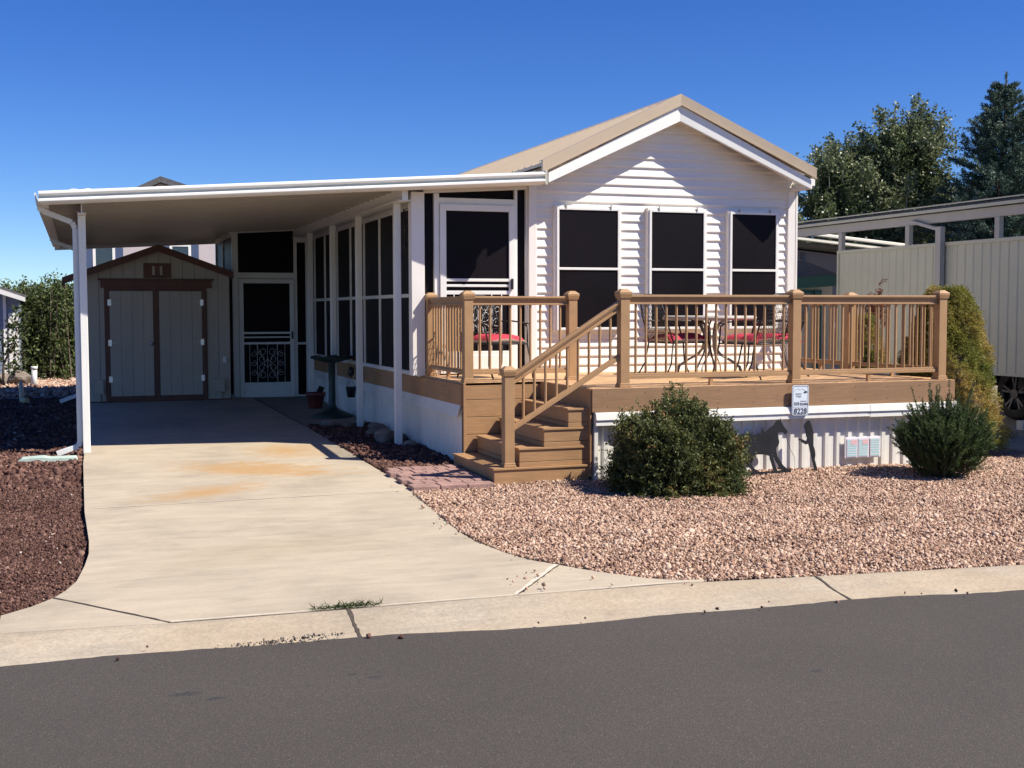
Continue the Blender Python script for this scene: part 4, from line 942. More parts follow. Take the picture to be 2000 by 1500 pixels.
m_=MB(); m_.box(1.16,1.20,SYF-.020,SYF-.017,2.33,2.49); m_.box(1.28,1.32,SYF-.020,SYF-.017,2.33,2.49); m_.build('vent_slot','shedwall',v_)
for k,(a,b,z0_,z1_,lb) in enumerate(((.19,.36,.38,.62,'beige electrical box low on the shed wall left of the doors'),(2.12,2.30,.38,.60,'beige electrical box low on the shed wall right of the doors'))):
    m_=MB(); m_.box(a,b,SYF-.09,SYF-.001,z0_,z1_); m_.box(a+.03,b-.05,SYF-.05,SYF-.002,z0_-.12,z0_)
    props(m_.build('electrical_box','shedwall',bevel=.006),lb,'electrical box','electrical boxes on the shed')
props(MB().box(2.28,2.34,SYF-.03,SYF-.001,.87,.97).build('outlet','white',bevel=.004),'small weatherproof outlet on the right side of the shed wall','outlet')

# ---------------------------------------------------------------- bird bath, pots, rocks
bb=thing('bird_bath',(3.50,17.95,g(18)+.026),'dark green bird bath on a slender column beside the white posts','bird bath')
z=g(18)+.026
MB().lathe([(0,0),(.30,0),(.30,.02),(.20,.06),(.10,.09),(.07,.14),(.055,.17),(.05,.5),(.052,.78),(.07,.80),(.055,.82),(0,.82)],(3.50,17.95,z),12).build('pedestal','green_iron',bb)
m_=MB(); n=28; vs=[];pr=[(.03,.80),(.12,.81),(.22,.85),(.30,.895),(.29,.90),(.20,.865),(.10,.835),(0.001,.83)]
for r_,zz in pr:
    for k in range(n):
        sc_=1+.08*math.cos(7*2*math.pi*k/n)*(r_/.3); dz=-.04*max(0,math.cos(7*math.pi*2*k/n))*(r_/.3)**3
        vs.append((3.50+r_*sc_*math.cos(2*math.pi*k/n),17.95+r_*sc_*math.sin(2*math.pi*k/n),z+zz+dz))
m_.add(vs,[(i*n+k,i*n+(k+1)%n,(i+1)*n+(k+1)%n,(i+1)*n+k) for i in range(len(pr)-1) for k in range(n)],True); m_.build('basin','green_iron',bb)
pz=g(19.3)+.026
pt=thing('flower_pot',(3.50,19.3,pz),'dark red flower pot on the walkway beside the porch skirting','flower pot')
MB().lathe([(0,0),(.10,0),(.105,.01),(.140,.19),(.155,.19),(.158,.25),(.145,.252),(.135,.20),(0,.20)],(3.5,19.3,pz),24).build('pot','terra',pt)
MB().lathe([(0,.215),(.136,.22)],(3.5,19.3,pz),20).build('soil','lavabed',pt)
m_=MB(); m_.bar((3.56,19.3,pz+.25),(3.60,19.28,pz+.34),.09,.02,(0,1,0)); m_.tube([(3.54,19.3,pz+.2),(3.57,19.29,pz+.28)],.012,6); props(m_.build('solar_light','black_plastic'),'small black solar spotlight stuck in the red flower pot','lamp')
hp=thing('hanging_pot',(3.66,17.35,g(17)+.03),'small black pot hanging from a hook behind the bird bath','flower pot')
m_=MB(); hx0,hy0=3.66,17.35; m_.lathe([(0,.47),(.055,.47),(.075,.60),(.08,.61),(.075,.62),(.0,.62)],(hx0,hy0,.03),14); m_.build('pot','black_plastic',hp)
m_=MB(); m_.tube([(hx0-.07,hy0,.63),(hx0,hy0,.78),(hx0+.07,hy0,.63)],.004,5); m_.tube([(hx0+.09,hy0,g(17)),(hx0+.09,hy0,.85),(hx0+.05,hy0,.93),(hx0,hy0,.88),(hx0,hy0,.78)],.007,6); m_.lathe([(0,.78),(.045,.83),(.05,.88),(.03,.93),(0,.94)],(hx0,hy0,0),10); m_.build('hook','black_iron',hp)
def rock(x,y,zc,s,seed,label,asp=(1,1,.75)):
    rr=np.random.default_rng(seed); bm=bmesh.new(); bmesh.ops.create_icosphere(bm,subdivisions=3,radius=1)
    pl=[(Vector(rr.normal(size=3)).normalized(),rr.uniform(.62,.9)) for _ in range(11)]
    for v in bm.verts:
        c=v.co.copy()
        for n_,d_ in pl:
            k=c.dot(n_)
            if k>d_: c-=n_*(k-d_)*.9
        c*=1+.05*math.sin(c.x*7+seed)*math.cos(c.y*6+c.z*5)
        v.co=Vector((c.x*s*asp[0],c.y*s*asp[1],c.z*s*asp[2]))
    me=bpy.data.meshes.new('rock'); bm.to_mesh(me); bm.free(); me.materials.append(M['rock'])
    o=bpy.data.objects.new('rock',me); COL.objects.link(o); o.location=(x,y,zc+s*asp[2]*.55); return props(o,label,'rock','landscape rocks')
for k,(x,y,s,lb) in enumerate([(3.72,14.20,.11,'grey rock against the base of the frontmost right carport post'),(3.52,14.75,.16,'large tall rock just behind the frontmost right carport post'),
    (3.72,14.85,.12,'rock touching the skirting behind the frontmost right carport post'),(3.60,15.55,.14,'flat topped rock midway between the first two porch posts'),(3.70,15.85,.13,'rock against the skirting in front of the second porch post'),
    (3.72,16.15,.11,'dark rock at the foot of the second porch post'),(3.42,16.55,.10,'small rock left of the second porch post'),(3.20,16.6,.13,'rounded low rock at the corner of walkway and driveway')]):
    rock(x,y,g(y),s,k+3,lb,(1,.9,.9 if k in(1,) else .7))
rock(-1.16,26.6,.25,.28,31,'pale brown boulder in the sun by the white pipe at far left',(1.1,1,.8)); rock(-1.75,26.9,.25,.30,32,'low grey rock at the left edge of the picture',(1.3,1,.55)); rock(-1.45,27.1,.25,.2,33,'small grey rock between the boulder and the picture edge')
M['pvc']=mat('white_pvc',(.72,.70,.66),.5,.05,5,30,.05)
m_=MB(); m_.tube([(-.86,25.9,.2),(-.85,25.9,.62)],.055,14); m_.tube([(-.85,25.9,.60),(-.85,25.9,.66)],.065,14); props(m_.build('vent_pipe','pvc'),'short white pipe standing upright beside the boulder at far left','pipe')
m_=MB(); m_.tube([(-.98,23.0,.50),(-.93,22.0,.26)],.035,10); m_.tube([(-.93,22.0,.25),(-.84,21.9,.25)],.05,10); props(m_.build('drain_pipe','yellowpvc'),'yellowed pipe with elbow lying on the dark mulch','pipe')
m_=MB(); m_.prism([(-.67,.095),(-.62,.13),(-.40,.14),(-.33,.125),(-.06,.125),(-.04,.08),(-.66,.06)],lambda u,v,t:(u,t,v),14.42,14.60); props(m_.build('splash_block','greenpvc',bevel=.008),'pale green downspout splash trough lying on the lava rock','splash block')

# ---------------------------------------------------------------- shrubs by the deck
def bush_barberry():
    c=np.array([5.29,10.38,.0]); root=thing('round_shrub',(5.29,10.38,0),'large rounded dark green shrub in front of the deck','shrub')
    n=3200; d=sph(n); d[:,2]=np.abs(d[:,2])*1.0-.12; d=np.sign(d)*np.abs(d)**.84 
    rad=np.array([.605,.54,.84]); 
    lob=1+.10*np.sin(d[:,0]*5+1)*np.cos(d[:,1]*4)+.07*np.sin(d[:,2]*9+d[:,0]*6)+rng.normal(0,.045,n)
    r=rng.uniform(.35,1,n)**.45
    S=c+np.array([0,0,.12])+d*rad*(lob*r*.88)[:,None]
    S[:,2]=np.maximum(S[:,2],.03)
    dirs=d*1.0+rng.normal(0,.45,(n,3))+np.array([0,0,.35])
    P,D=twig_leaves(S,dirs,rng.uniform(.08,.19,n),34,.8,.011)
    k=P[:,2]>.01; P=P[k];D=D[k]
    t=rng.normal(.42,.17,len(P))+.22*np.sin(P[:,0]*9)*np.sin(P[:,2]*8+P[:,0]*4)+.06
    leaves('foliage',P,D,rng.uniform(.022,.042,len(P)),rng.uniform(.011,.018,len(P)),'lf_bush',root,t)
    # long stray shoots
    m=70; d2=sph(m); d2[:,2]=np.abs(d2[:,2])*.8; S2=c+np.array([0,0,.15])+d2*rad*.85; P2,D2=twig_leaves(S2,d2+np.array([0,0,.7])+rng.normal(0,.3,(m,3)),rng.uniform(.18,.32,m),30,.8,.006)
    leaves('shoots',P2,D2,.024,.011,'lf_bush',root,rng.uniform(.3,.8,len(P2)))
    mb=MB()
    for k in range(26):
        a=random.uniform(0,6.28); e=random.uniform(.3,1.3); L=.55
        q=Vector((c[0],c[1],0)); p2=q+Vector((math.cos(a)*math.cos(e)*L,math.sin(a)*math.cos(e)*L,math.sin(e)*L+.1)); mb.tube([q+Vector((random.uniform(-.06,.06),random.uniform(-.06,.06),0)),(q+p2)/2+Vector((0,0,.05)),p2],[.012,.008,.004],5)
    mb.build('stems','bark',root)
bush_barberry()
def bush_yew():
    c=np.array([8.26,10.27,.0]); root=thing('spiky_shrub',(8.26,10.27,0),'dark green spiky shrub with upright shoots at the deck corner','shrub')
    n=1500; d=sph(n); q=rng.uniform(0,1,n)**.4
    S=c+np.array([0,0,.33])+d*np.array([.35,.33,.36])*q[:,None]; S[:,2]=np.maximum(S[:,2],.05)
    S[:,0]=c[0]+(S[:,0]-c[0])*(.98+.20*np.clip(S[:,2]/.4,0,1)); S[:,1]=c[1]+(S[:,1]-c[1])*(.98+.18*np.clip(S[:,2]/.4,0,1))
    dr_=np.stack([(S[:,0]-c[0])*2.0,(S[:,1]-c[1])*2.0,np.full(n,.75)],-1)+rng.normal(0,.22,(n,3)); dr_/=np.linalg.norm(dr_,axis=1)[:,None]
    L=rng.uniform(.10,.26,n); cen=np.hypot(S[:,0]-c[0],S[:,1]-c[1])<.2; L=np.where((rng.uniform(0,1,n)<.16)&cen&(S[:,2]>.4),rng.uniform(.28,.50,n),L); dr_[cen]=dr_[cen]*np.array([.6,.6,1])
    mb=MB(); Ps=[];Ds=[]
    for i in range(n):
        p0=S[i]; p1=p0+dr_[i]*L[i]*.5; p2=p0+dr_[i]*L[i]*.95+np.array([0,0,.05*L[i]])
        if i%3==0 or L[i]>.27: mb.tube([tuple(p0-dr_[i]*.1),tuple(p1),tuple(p2)],[.0035,.0028,.0015],4,False)
        m=int(40+260*L[i]); t=rng.uniform(0,1,m)[:,None]; Q=p0+(p2-p0)*t; Ps.append(Q); Ds.append(np.tile(dr_[i],(m,1))*.9+rng.normal(0,.6,(m,3)))
    P=np.concatenate(Ps);D=np.concatenate(Ds); keep=P[:,2]>.02
    leaves('needles',P[keep],D[keep],rng.uniform(.018,.032,keep.sum()),.0065,'lf_yew',root,rng.normal(.5,.2,keep.sum())+.14*np.sin(P[keep][:,0]*12+P[keep][:,2]*9))
    for k in range(9): a=k*.7; mb.tube([(c[0],c[1],0),(c[0]+.12*math.cos(a),c[1]+.12*math.sin(a),.2),(c[0]+.25*math.cos(a),c[1]+.25*math.sin(a),.42)],[.012,.009,.005],5)
    mb.build('stems','bark',root)
    P=[];D=[]; mb=MB()
    for (x,y,z_) in ((8.98,10.3,.50),(8.86,10.2,.36),(8.72,10.1,.13)):
        a_=np.array([8.45,10.3,z_*.6]); b_=np.array([x,y,z_]); mb.tube([tuple(a_),tuple((a_+b_)/2+np.array([0,0,.02])),tuple(b_)],[.005,.004,.003],5)
        t=rng.uniform(0,1,160)[:,None]; P.append(a_+(b_-a_)*t); D.append(np.tile(b_-a_,(160,1))*1.5+rng.normal(0,.5,(160,3)))
    mb.build('long_stem','bark',root); leaves('long_stem_needles',np.concatenate(P),np.concatenate(D),.02,.006,'lf_yew',root,rng.uniform(.5,1,480))
bush_yew()
def cone_shrub(x,y,h,r,label,seed,n=5200,cat='shrub',m='lf_cone'):
    z0=g(y); root=thing('conical_shrub',(x,y,z0),label,cat,'conical evergreens beside the deck'); rr=np.random.default_rng(seed)
    a=rr.uniform(0,2*np.pi,n); t=rr.uniform(0,1,n)**.85; prof=np.sin(np.clip((1-t)*1.35+.12,0,1.57))**.68
    lump=1+.11*np.sin(a*3+t*9+seed)+.10*np.sin(a*5-t*15)+.05*np.sin(a*11+t*22)
    rad=r*prof*lump*rr.uniform(.86,1.02,n)
    S=np.stack([x+rad*np.cos(a),y+rad*np.sin(a),z0+.04+t*h*.97],-1)
    dirs=np.stack([np.cos(a),np.sin(a),.35+.0*a],-1)+rr.normal(0,.4,(n,3)); P,D=twig_leaves(S,dirs,.07,26,.75,.012)
    tt=rng.normal(.45,.13,len(P))+.26*np.repeat(np.sin(a*3+t*9+seed)*.5+np.sin(t*14+a*2)*.7,26)
    leaves('foliage',P,D,.024,.0085,m,root,tt)
    MB().lathe([(r*.80*math.sin(min((1-k/12)*1.35+.12,1.57))**.68 if k<12 else .0,z0+.03+h*.93*k/12) for k in range(13)],(x,y,0),18).build('inner_branches','bark',root)
    MB().tube([(x,y,z0-.05),(x,y,z0+.3)],.05,8).build('trunk','bark',root)
cone_shrub(9.70,12.05,1.95,.58,'yellow green conical evergreen shrub at the right corner of the deck',3,7000)
cone_shrub(10.15,14.3,1.55,.34,'narrow conical evergreen seen through the deck railing, left of the pair',5,2500)
cone_shrub(10.35,13.2,1.55,.30,'narrow conical evergreen seen through the deck railing, right of the pair',8,2500)
rp=thing('red_plant',(10.7,14.8,.1),'reddish brown plant tip showing above the deck railing','plant')
S=np.array([10.7,14.8,1.7])+rng.normal(0,.08,(120,3))*np.array([1,1,1.4]); P,D=twig_leaves(S,rng.normal(0,.5,(120,3))+np.array([0,0,.6]),.12,20,.7,.01); leaves('foliage',P,D,.04,.012,'lf_red',rp,rng.uniform(0,1,len(P)))
MB().tube([(10.7,14.8,.1),(10.7,14.8,1.75)],.012,6).build('stem','bark',rp)
# weed in the gutter joint
wd_=thing('weed_tuft',(1.42,6.92,.035),'small green weed growing in the joint at the foot of the driveway','weed')
n=300; x_=1.43+np.clip(rng.normal(0,.10,n),-.19,.19); P=np.stack([x_,6.90+rng.normal(0,.014,n),np.full(n,.035)],-1); D=np.stack([rng.normal(0,.9,n),rng.normal(-.1,.4,n),rng.uniform(.15,.55,n)],-1); leaves('blades',P,D,rng.uniform(.03,.075,n),.005,'lf_weed',wd_,rng.uniform(0,1,n))
stones('stray_gravel',[(2.3,6.9),(8,6.1),(8,6.75),(3.6,7.0),(2.9,7.7),(2.74,8.6),(2.9,11.5),(2.75,11.5),(2.55,8.6),(2.65,7.6)],16,.009,.038,'gravel',(2.3,8,6.1,11.5),'stray pink pebbles lying on the concrete edge','gravel')
# road debris
stones('road_debris',[(-1,6.2),(8,5.6),(8,6.3),(-1,6.8)],26,.008,.01,'lava',(-.8,7,5.9,6.9),'scattered small stones along the kerb edge of the asphalt','debris',lambda x,y: np.exp(-((y-(6.42-.063*x))/.05)**2))
stones('crumbled_asphalt',[(.6,6.2),(1.3,6.2),(1.3,6.6),(.6,6.6)],9000,.0042,.006,'crumb',(.5,1.36,6.30,6.46),'crumbled asphalt bits at the kerb in front of the driveway','debris',lambda x,y: np.exp(-((y-(6.385-.05*(x-.9)))/.022)**2)*np.exp(-((x-.98)/.28)**2))
# leaves/twigs on mulch
stones('leaf_litter',mulch_poly,5,.007,-.005,'jointpale',(-2.,.1,7.6,15),'pale leaf scraps scattered on the lava rock','leaf litter')

# ---------------------------------------------------------------- neighbour on the right
nb=thing('neighbour_carport',(13.8,16,g(16)),'grey neighbouring carport with hanging ribbed metal screen wall on the right','carport')
NX=12.3
mb=MB(); ribbed(mb,(NX,11.0,0),(NX,18.05,0),lambda q:.83,2.70,(-1,0,0),.18,.011); mb.build('screen_wall','greige',nb)
mb=MB(); mb.box(NX-.03,NX+.02,11,18.1,2.69,2.745); mb.box(NX-.02,NX+.02,11,18.1,.80,.84); mb.box(NX-.025,NX+.02,18.05,18.10,.83,2.7); mb.build('screen_wall_trim','greige',nb,.004)
mb=MB(); mb.box(NX-.02,NX+.06,9.5,23,3.05,3.19); mb.build('beam','greige2',nb,.004)
mb=MB(); mb.prism([(NX-.10,3.225),(NX+4.5,3.80),(NX+4.5,3.82),(NX-.10,3.245)],lambda u,v,t:(u,t,v),9.5,19.8); mb.box(NX-.10,NX-.085,9.5,19.8,3.20,3.224); mb.prism([(NX-.06,3.295),(NX+4.5,3.865),(NX+4.5,3.875),(NX-.06,3.315)],lambda u,v,t:(u,t,v),9.5,19.8); mb.build('roof','greige',nb)
mb=MB(); mb.box(NX-.05,NX+.0,9.5,23,3.195,3.22); mb.box(NX-.03,NX,9.5,23,3.25,3.28); mb.build('roof_edge_gap_shade','signdark',nb)  # solid dark strips painted as the shade in the roof edge gaps
for y in (18.0,16.2,14.2): MB().box(NX-.035,NX+.04,y-.05,y+.05,2.745,3.05).build('upper_post','greige2',nb,.004)
MB().box(NX-.12,NX-.035,15.30,15.42,g(15),2.98).build('post','greige2',nb,.005)
m_=MB(); m_.bar((NX-.06,15.36,2.93),(NX-.06,16.05,3.10),.05,.06,(1,0,0)); m_.build('brace','greige2',nb,.004)
MB().box(16.6,16.7,15.3,15.4,.1,3.72).build('post','greige2',nb)
# truck
tk=thing('parked_truck',(13.9,14,g(14)),'black pickup truck parked behind the grey screen wall, one wheel visible','truck')
def wheel(x,y,r=.39,w_=.24):
    zc=g(y)+.01+r
    t=MB(); n=36; pr=[(.24,-w_/2+.02),(.34,-w_/2),(.375,-w_/2+.02),(r,-w_/2+.05),(r,w_/2-.05),(.375,w_/2-.02),(.34,w_/2),(.24,w_/2)]
    vs=[(x+a,y+rr_*math.cos(2*math.pi*k/n),zc+rr_*math.sin(2*math.pi*k/n)) for rr_,a in pr for k in range(n)]
    t.add(vs,[(i*n+k,i*n+(k+1)%n,(i+1)*n+(k+1)%n,(i+1)*n+k) for i in range(len(pr)-1) for k in range(n)],True); wo=t.build('wheel','tire',tk)
    t=MB(); xf=x-w_/2+.015
    vs=[(xf+a,y+rr_*math.cos(2*math.pi*k/n),zc+rr_*math.sin(2*math.pi*k/n)) for rr_,a in ((.27,.0),(.262,-.012),(.25,.0),(.24,.10)) for k in range(n)]
    t.add(vs,[(i*n+k,i*n+(k+1)%n,(i+1)*n+(k+1)%n,(i+1)*n+k) for i in range(3) for k in range(n)],True)
    for s in range(5):
        a=2*math.pi*s/5+.3
        for o_ in (-.16,.16):
            p=(xf+.02,y+.06*math.cos(a),zc+.06*math.sin(a)); q=(xf+.005,y+.255*math.cos(a+o_),zc+.255*math.sin(a+o_)); t.bar(p,q,.034,.03,(1,0,0))
    t.tube([(xf-.01,y,zc),(xf+.05,y,zc)],.075,20); t.build('rim','alloy',wo,.003)
    MB().tube([(xf+.10,y,zc),(xf+.12,y,zc)],.25,24).build('brake_disc','signdark',wo)
wheel(13.12,14.62); wheel(13.12,11.2); wheel(14.75,14.62); wheel(14.75,11.2)
mb=MB(); prof2=[(9.9,.55),(10.7,.50),(10.75,.85),(11.0,.98),(11.4,.98),(11.65,.85),(11.7,.48),(14.1,.48),(14.15,.85),(14.4,.98),(14.85,.98),(15.1,.85),(15.2,.55),(16.0,.55),(16.0,1.15),(15.9,1.25),(13.9,1.25),(13.6,1.85),(12.3,1.88),(11.6,1.30),(10.0,1.15)]
mb.prism(prof2,lambda u,v,t:(t,u,v+.02),13.0,14.85); mb.build('body','truck',tk,.03,seg=3)
mb=MB(); mb.prism([(11.9,1.32),(13.5,1.32),(13.4,1.75),(12.35,1.78)],lambda u,v,t:(t,u,v+.02),12.993,14.857); mb.build('side_window','glass',tk)
MB().box(11.9,12.05,13.2,13.32,.12,.24).build('paper_scrap','rubbish',label='scrap of white litter on the neighbour driveway by the truck wheel',cat='litter')
for k,(x,y) in enumerate(((11.35,13.0),(11.9,12.9))): rock(x,y,g(y)-.02,.2,50+k,('dark rock in shade beside the conical shrub','dark rock in shade nearer the truck wheel')[k],(1.2,1,.55))

# neighbour building behind
nh=thing('neighbour_house',(14,21,g(21)),'lavender grey neighbouring house in shade with dark trim and white gutter','house')
MB().prism([(12.6,.2),(20,.2),(20,2.3),(12.6,2.98)],lambda u,v,t:(u,t,v),21,27).build('wall','lav',nh)
mb=MB(); mb.box(13.42,13.50,20.96,21.0,.2,2.85); mb.build('trim','navy',nh)
mb=MB()
for dz,mm in ((0,0),(.11,0)):
    mb.prism([(12.5,3.10+dz),(19,2.54+dz),(19,2.60+dz),(12.5,3.16+dz)],lambda u,v,t:(u,t,v),20.3-dz*.3,20.42-dz*.3)
mb.build('gutter','white',nh,.01)
mb=MB(); mb.prism([(12.5,3.02),(19,2.46),(19,2.52),(12.5,3.08)],lambda u,v,t:(u,t,v),20.42,27); mb.build('roof','shingle',nh)
gs=thing('green_trimmed_shed',(12,19.6,g(19)),'small beige shed with green trim and dark shingle roof beyond the house corner','shed')
mb=MB(); mb.box(11.0,13.0,19.3,21,.2,2.2); mb.build('wall','shedwall',gs)
mb=MB(); mb.add([(10.8,19.05,2.24),(12.95,19.05,2.38),(12.95,20.2,2.68),(10.8,20.2,2.66),(10.8,19.05,2.22),(12.95,19.05,2.36)],[(0,1,2,3),(0,4,5,1)]); mb.build('roof','shingle',gs)
mb=MB(); mb.prism([(10.8,2.03),(12.95,2.17),(12.95,2.37),(10.8,2.23)],lambda u,v,t:(u,t,v),19.02,19.06); mb.box(12.60,12.74,19.24,19.29,.2,2.1); mb.box(11.0,12.6,19.27,19.299,1.93,2.1); mb.build('trim','green',gs,.004)

# ---------------------------------------------------------------- left background
bh=thing('garden_house',(-3,28,.26),'low blue grey clapboard building with white corner trim at the left edge','house')
MB().box(-6,-1.18,28,31,.2,2.1).build('wall','bluegrey',bh)
mb=MB()
for k in range(17): z_=.3+k*.105; mb.box(-6,-1.49,27.975,27.999,z_,z_+.092)
mb.build('siding','bluegrey',bh)
mb=MB(); mb.box(-1.50,-1.44,27.95,28.,.2,2.1); mb.build('corner_trim','white',bh)
MB().box(-1.40,-1.20,27.955,27.999,.25,1.70).build('door','white',bh)
mb=MB(); mb.prism([(-6,2.35),(-3.6,2.95),(-1.07,2.03),(-1.07,2.09),(-3.6,3.02),(-6,2.42)],lambda u,v,t:(u,t,v),27.7,31.3); rf=mb.build('roof','shingle',bh)
mb=MB(); mb.prism([(-3.6,2.80),(-1.05,1.94),(-1.05,2.03),(-3.6,2.95)],lambda u,v,t:(u,t,v),27.66,27.7); mb.build('fascia','white',rf)
rh=thing('rear_house',(4,44,.2),'pale pinkish house with slate blue shuttered windows behind the shed','house')
mb=MB(); mb.box(.15,9.5,44,52,.2,4.6); mb.build('wall','pinkwall',rh)
mb=MB(); mb.prism([(-.3,4.62),(2.72,6.12),(9.9,3.9),(9.9,4.1),(2.72,6.32),(-.3,4.82)],lambda u,v,t:(u,t,v),43.7,52.3); rf=mb.build('roof','shingle',rh)
mb=MB(); mb.prism([(.15,4.6),(2.72,6.1),(7,4.6)],lambda u,v,t:(u,t,v),43.99,52); mb.build('gable','pinkwall',rh)
for cx_ in (.85,3.35,):
    m_=MB(); ring(m_,cx_-.36,cx_+.36,2.6,4.05,.09,43.93,44.0); wn=m_.build('window','white',rh)
    MB().box(cx_-.28,cx_+.28,43.95,43.96,2.7,3.97).build('pane','glass',wn)
    m_=MB(); m_.box(cx_-.62,cx_-.37,43.94,44.,2.5,4.15); m_.box(cx_+.37,cx_+.62,43.94,44.,2.5,4.15); m_.build('shutter','navy',wn)

# trees
def lilac(x0_,x1_,y,h,n,label,nm='tall_shrub'):
    root=thing(nm,((x0_+x1_)/2,y,.26),label,'shrub','lilac shrubs at the back left'); mb=MB(); S=[];Dr=[]; n=int(n*2.1)
    for i in range(n):
        x=rng.uniform(x0_,x1_); yy=y+rng.normal(0,.45); hh=h*rng.uniform(.72,1.06); lean=rng.normal(0,.12,2)
        mb.tube([(x,yy,.2),(x+lean[0]*.5,yy+lean[1]*.5,.2+hh*.5),(x+lean[0],yy+lean[1],.2+hh)],[.02,.014,.004],4,False)
        m=46; t=rng.uniform(.04,1,m); 
        base=np.stack([x+lean[0]*t,yy+lean[1]*t,.2+hh*t],-1); rad=.30*(1-t)**.5+.03
        S.append(base+rng.normal(0,1,(m,3))*rad[:,None]*np.array([1,1,.4])); Dr.append(rng.normal(0,.5,(m,3))+np.array([0,0,.9]))
    S=np.concatenate(S);Dr=np.concatenate(Dr); P,D=twig_leaves(S,Dr,.16,7,.9,.03); k=P[:,2]>.2
    leaves('foliage',P[k],D[k],rng.uniform(.05,.10,k.sum()),rng.uniform(.03,.05,k.sum()),'lf_lilac',root,rng.normal(.5,.25,k.sum())); mb.build('stems','bark',root)
lilac(-2.9,-1.5,32.4,2.05,34,'tall leafy hedge shrub behind the blue grey house corner','hedge_shrub')
lilac(-1.25,-.6,29.6,2.0,34,'tall leafy hedge shrub standing behind the white pipe','hedge_shrub')
lilac(-.65,.35,29.4,2.12,34,'tall leafy hedge shrub hard behind the left carport post','hedge_shrub')
sp=thing('young_tree',(-1.33,26.2,.26),'young leafy sapling in front of the blue grey house','tree')
mb=MB(); mb.tube([(-1.45,26.2,.2),(-1.42,26.2,.7),(-1.2,26.2,1.2),(-1.1,26.2,1.75)],[.03,.025,.015,.005],6)
S=[]; 
for k in range(16):
    z_=.5+k*.078; a=random.uniform(0,6.28); L=.42*(1-.5*k/16); c0=(-1.35+.02*k,26.2,z_); c1=(c0[0]+math.cos(a)*L,26.2+math.sin(a)*L,z_+.15); mb.tube([c0,c1],.006,4); 
    for q in range(12): f=random.uniform(.2,1); S.append([c0[0]+(c1[0]-c0[0])*f,26.2+(c1[1]-26.2)*f,z_+.15*f])
mb.build('trunk','bark',sp); S=np.array(S); P,D=twig_leaves(S,rng.normal(0,1,S.shape),.12,3,.9,.03); leaves('crown',P,D,.09,.05,'lf_lilac',sp,rng.uniform(0,.5,len(P)))

def decid(x,y,h,rx,label,seed,nc=60,z0=.27,m='lf_tree',per=52,lf=.105):
    rr=np.random.default_rng(seed); root=thing('poplar_tree',(x,y,z0),label,'tree','leafy trees beyond the neighbour'); mb=MB(); top=h
    mb.tube([(x,y,z0-.1),(x+.1,y,h*.4),(x-.05,y,h*.75),(x+.1,y,h*.97)],[.16,.11,.06,.012],8)
    S=[];Dr=[]
    for i in range(nc):
        t=rr.uniform(.22,1)**.8; zb=z0+h*t*.72; a=rr.uniform(0,6.283); env=rx*(1-max(0,(t-.35)/.65)**1.6*.85); L=env*rr.uniform(.55,1.08); rise=rr.uniform(.25,.9)*L+.15*h*t
        p0=np.array([x,y,zb]); p2=np.array([x+math.cos(a)*L,y+math.sin(a)*L,min(zb+rise,h*(1.0+.05*rr.normal()))]); p1=(p0+p2)/2+np.array([math.cos(a),math.sin(a),-.3])*L*.12
        mb.tube([tuple(p0),tuple(p1),tuple(p2)],[.035,.02,.006],5,False)
        k=46; f=rr.uniform(.3,1.03,k)[:,None]; base=(1-f)**2*p0+2*f*(1-f)*p1+f*f*p2
        S.append(base+rr.normal(0,.17,(k,3))*(1.15-.5*f)); Dr.append((p2-p0)[None]/np.linalg.norm(p2-p0)+rr.normal(0,.6,(k,3))+np.array([0,0,.3]))
    for i in range(int(nc*.45)):
        a=rr.uniform(0,6.283); q=rr.uniform(0,1)**.6*rx*.62; zb=z0+h*(.74+.14*(1-q/rx)); L=rr.uniform(.35,.95)*(1.15-q/rx*.6)
        p0=np.array([x+math.cos(a)*q,y+math.sin(a)*q,zb]); p2=p0+np.array([math.cos(a)*.25*L,math.sin(a)*.25*L,L]); mb.tube([tuple(p0),tuple((p0+p2)/2),tuple(p2)],[.010,.007,.003],4,False)
        k=int(9*L)+3; f=rr.uniform(0,1,k)[:,None]; S.append(p0+(p2-p0)*f+rr.normal(0,.04,(k,3))); Dr.append(np.tile(p2-p0,(k,1))+rr.normal(0,.3,(k,3)))
    mb.build('trunk','palebark',root); S=np.concatenate(S);Dr=np.concatenate(Dr); P,D=twig_leaves(S,Dr,.24,max(4,per//4),1.0,.05)
    D[:,2]-=.3; t=rng.normal(.42,.22,len(P))+.15*np.sin(P[:,0]*2.1+P[:,2]*1.7)
    leaves('crown',P,D,rng.uniform(lf*.6,lf*1.15,len(P)),rng.uniform(lf*.45,lf*.75,len(P)),m,root,t)
decid(22.0,29.2,7.3,2.1,'tallest leafy tree with pale twigs rising behind the neighbour carport',11,95)
decid(20.0,29.5,6.0,1.7,'mid height leafy tree left of the tallest one behind the neighbour carport',12,70)
decid(17.8,29.5,5.0,1.3,'low leafy tree just right of the house gable',14,52)
decid(21.0,30.2,6.6,1.6,'leafy tree joined to the left flank of the tallest one',17,64)
decid(24.6,31.5,5.6,1.9,'leafy tree partly behind the blue spruce',15,60)
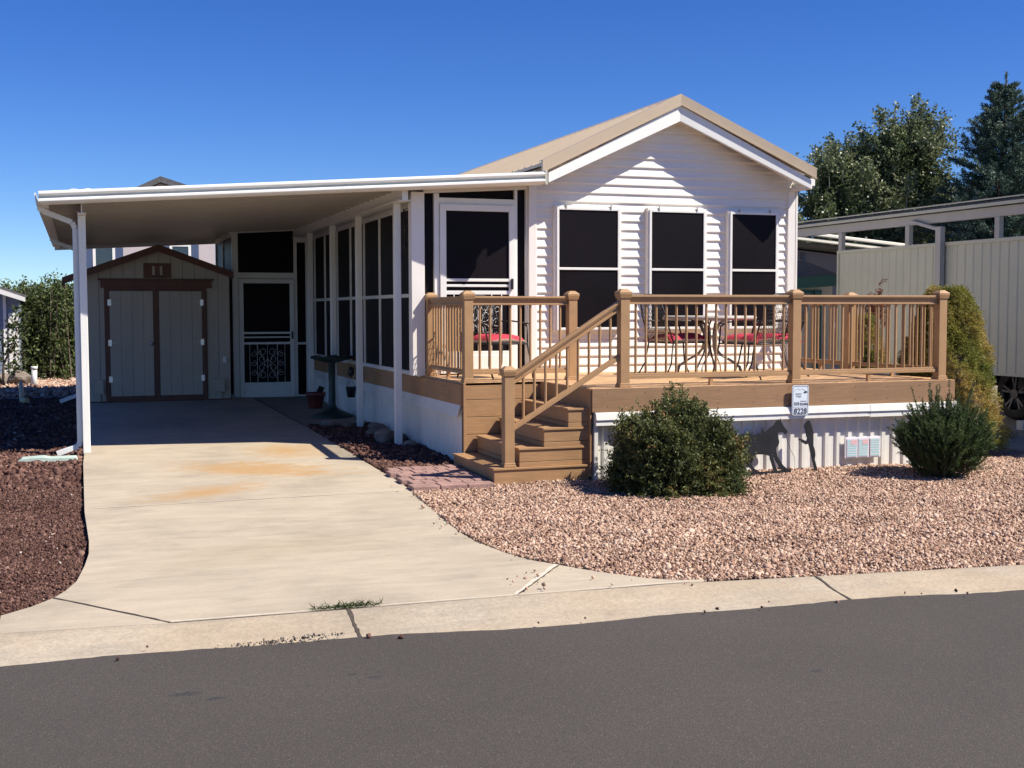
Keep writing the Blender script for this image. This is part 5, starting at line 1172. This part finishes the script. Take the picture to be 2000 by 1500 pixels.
def spruce(x,y,h,r,label,seed,z0=.27,den=1.):
    rr=np.random.default_rng(seed); root=thing('spruce_tree',(x,y,z0),label,'tree','blue spruces on the right'); mb=MB()
    mb.tube([(x,y,z0-.1),(x,y,z0+h*.6),(x+.03,y,z0+h)],[.16,.08,.012],8); S=[];Dr=[]; 
    nw=int(34*den); 
    for i in range(nw):
        t=i/(nw-1)*.93; zb=z0+.35+(h-.35)*t; nb_=int(11-5*t); a0=rr.uniform(0,6.28)
        for k in range(nb_):
            a=a0+2*math.pi*k/nb_+rr.normal(0,.15); L=r*(1-t)**.80*rr.uniform(.62,1.18)*(1 if t<.8 else 1-(t-.8)*3)+.05; up=.10+.55*t; 
            d=np.array([math.cos(a),math.sin(a),up-.18*(1-t)]); p0=np.array([x,y,zb]); tip=p0+d*L+np.array([0,0,.10*L])
            mb.tube([tuple(p0),tuple(p0+d*L*.6),tuple(tip)],[.02*(1-t)+.006,.012*(1-t)+.004,.003],4,False)
            m=int(10+26*L); f=rr.uniform(.12,1,m)[:,None]; side=np.array([-math.sin(a),math.cos(a),0]); sd=rr.choice([-1,1],m)[:,None]*rr.uniform(0,.30,m)[:,None]*L*(1-f*.75)
            S.append(p0+(tip-p0)*f+side*sd+rr.normal(0,.02,(m,3))); Dr.append(np.tile(d,(m,1))+side*np.sign(sd)*.7+np.array([0,0,.15])+rr.normal(0,.2,(m,3)))
    mb.build('trunk','bark',root); S=np.concatenate(S);Dr=np.concatenate(Dr)
    P,D=twig_leaves(S,Dr,np.where(S[:,2]>z0+h*.86,.11,.20),22,.5,.018)
    k=170; zt=rr.uniform(z0+h*.88,z0+h+.02,k); P=np.concatenate([P,np.stack([x+.02+rr.normal(0,.012,k),y+rr.normal(0,.012,k),zt],-1)]); D=np.concatenate([D,rr.normal(0,.5,(k,3))+np.array([0,0,.8])])
    leaves('crown',P,D,rng.uniform(.05,.09,len(P)),.024,'lf_spruce',root,rng.normal(.5,.2,len(P)))
spruce(22.9,26.3,7.6,2.6,'tall blue spruce with pointed leader at the right edge',21)
spruce(26.5,30,6.3,2.0,'shorter spruce cut off by the right edge of the picture',22,den=.7)
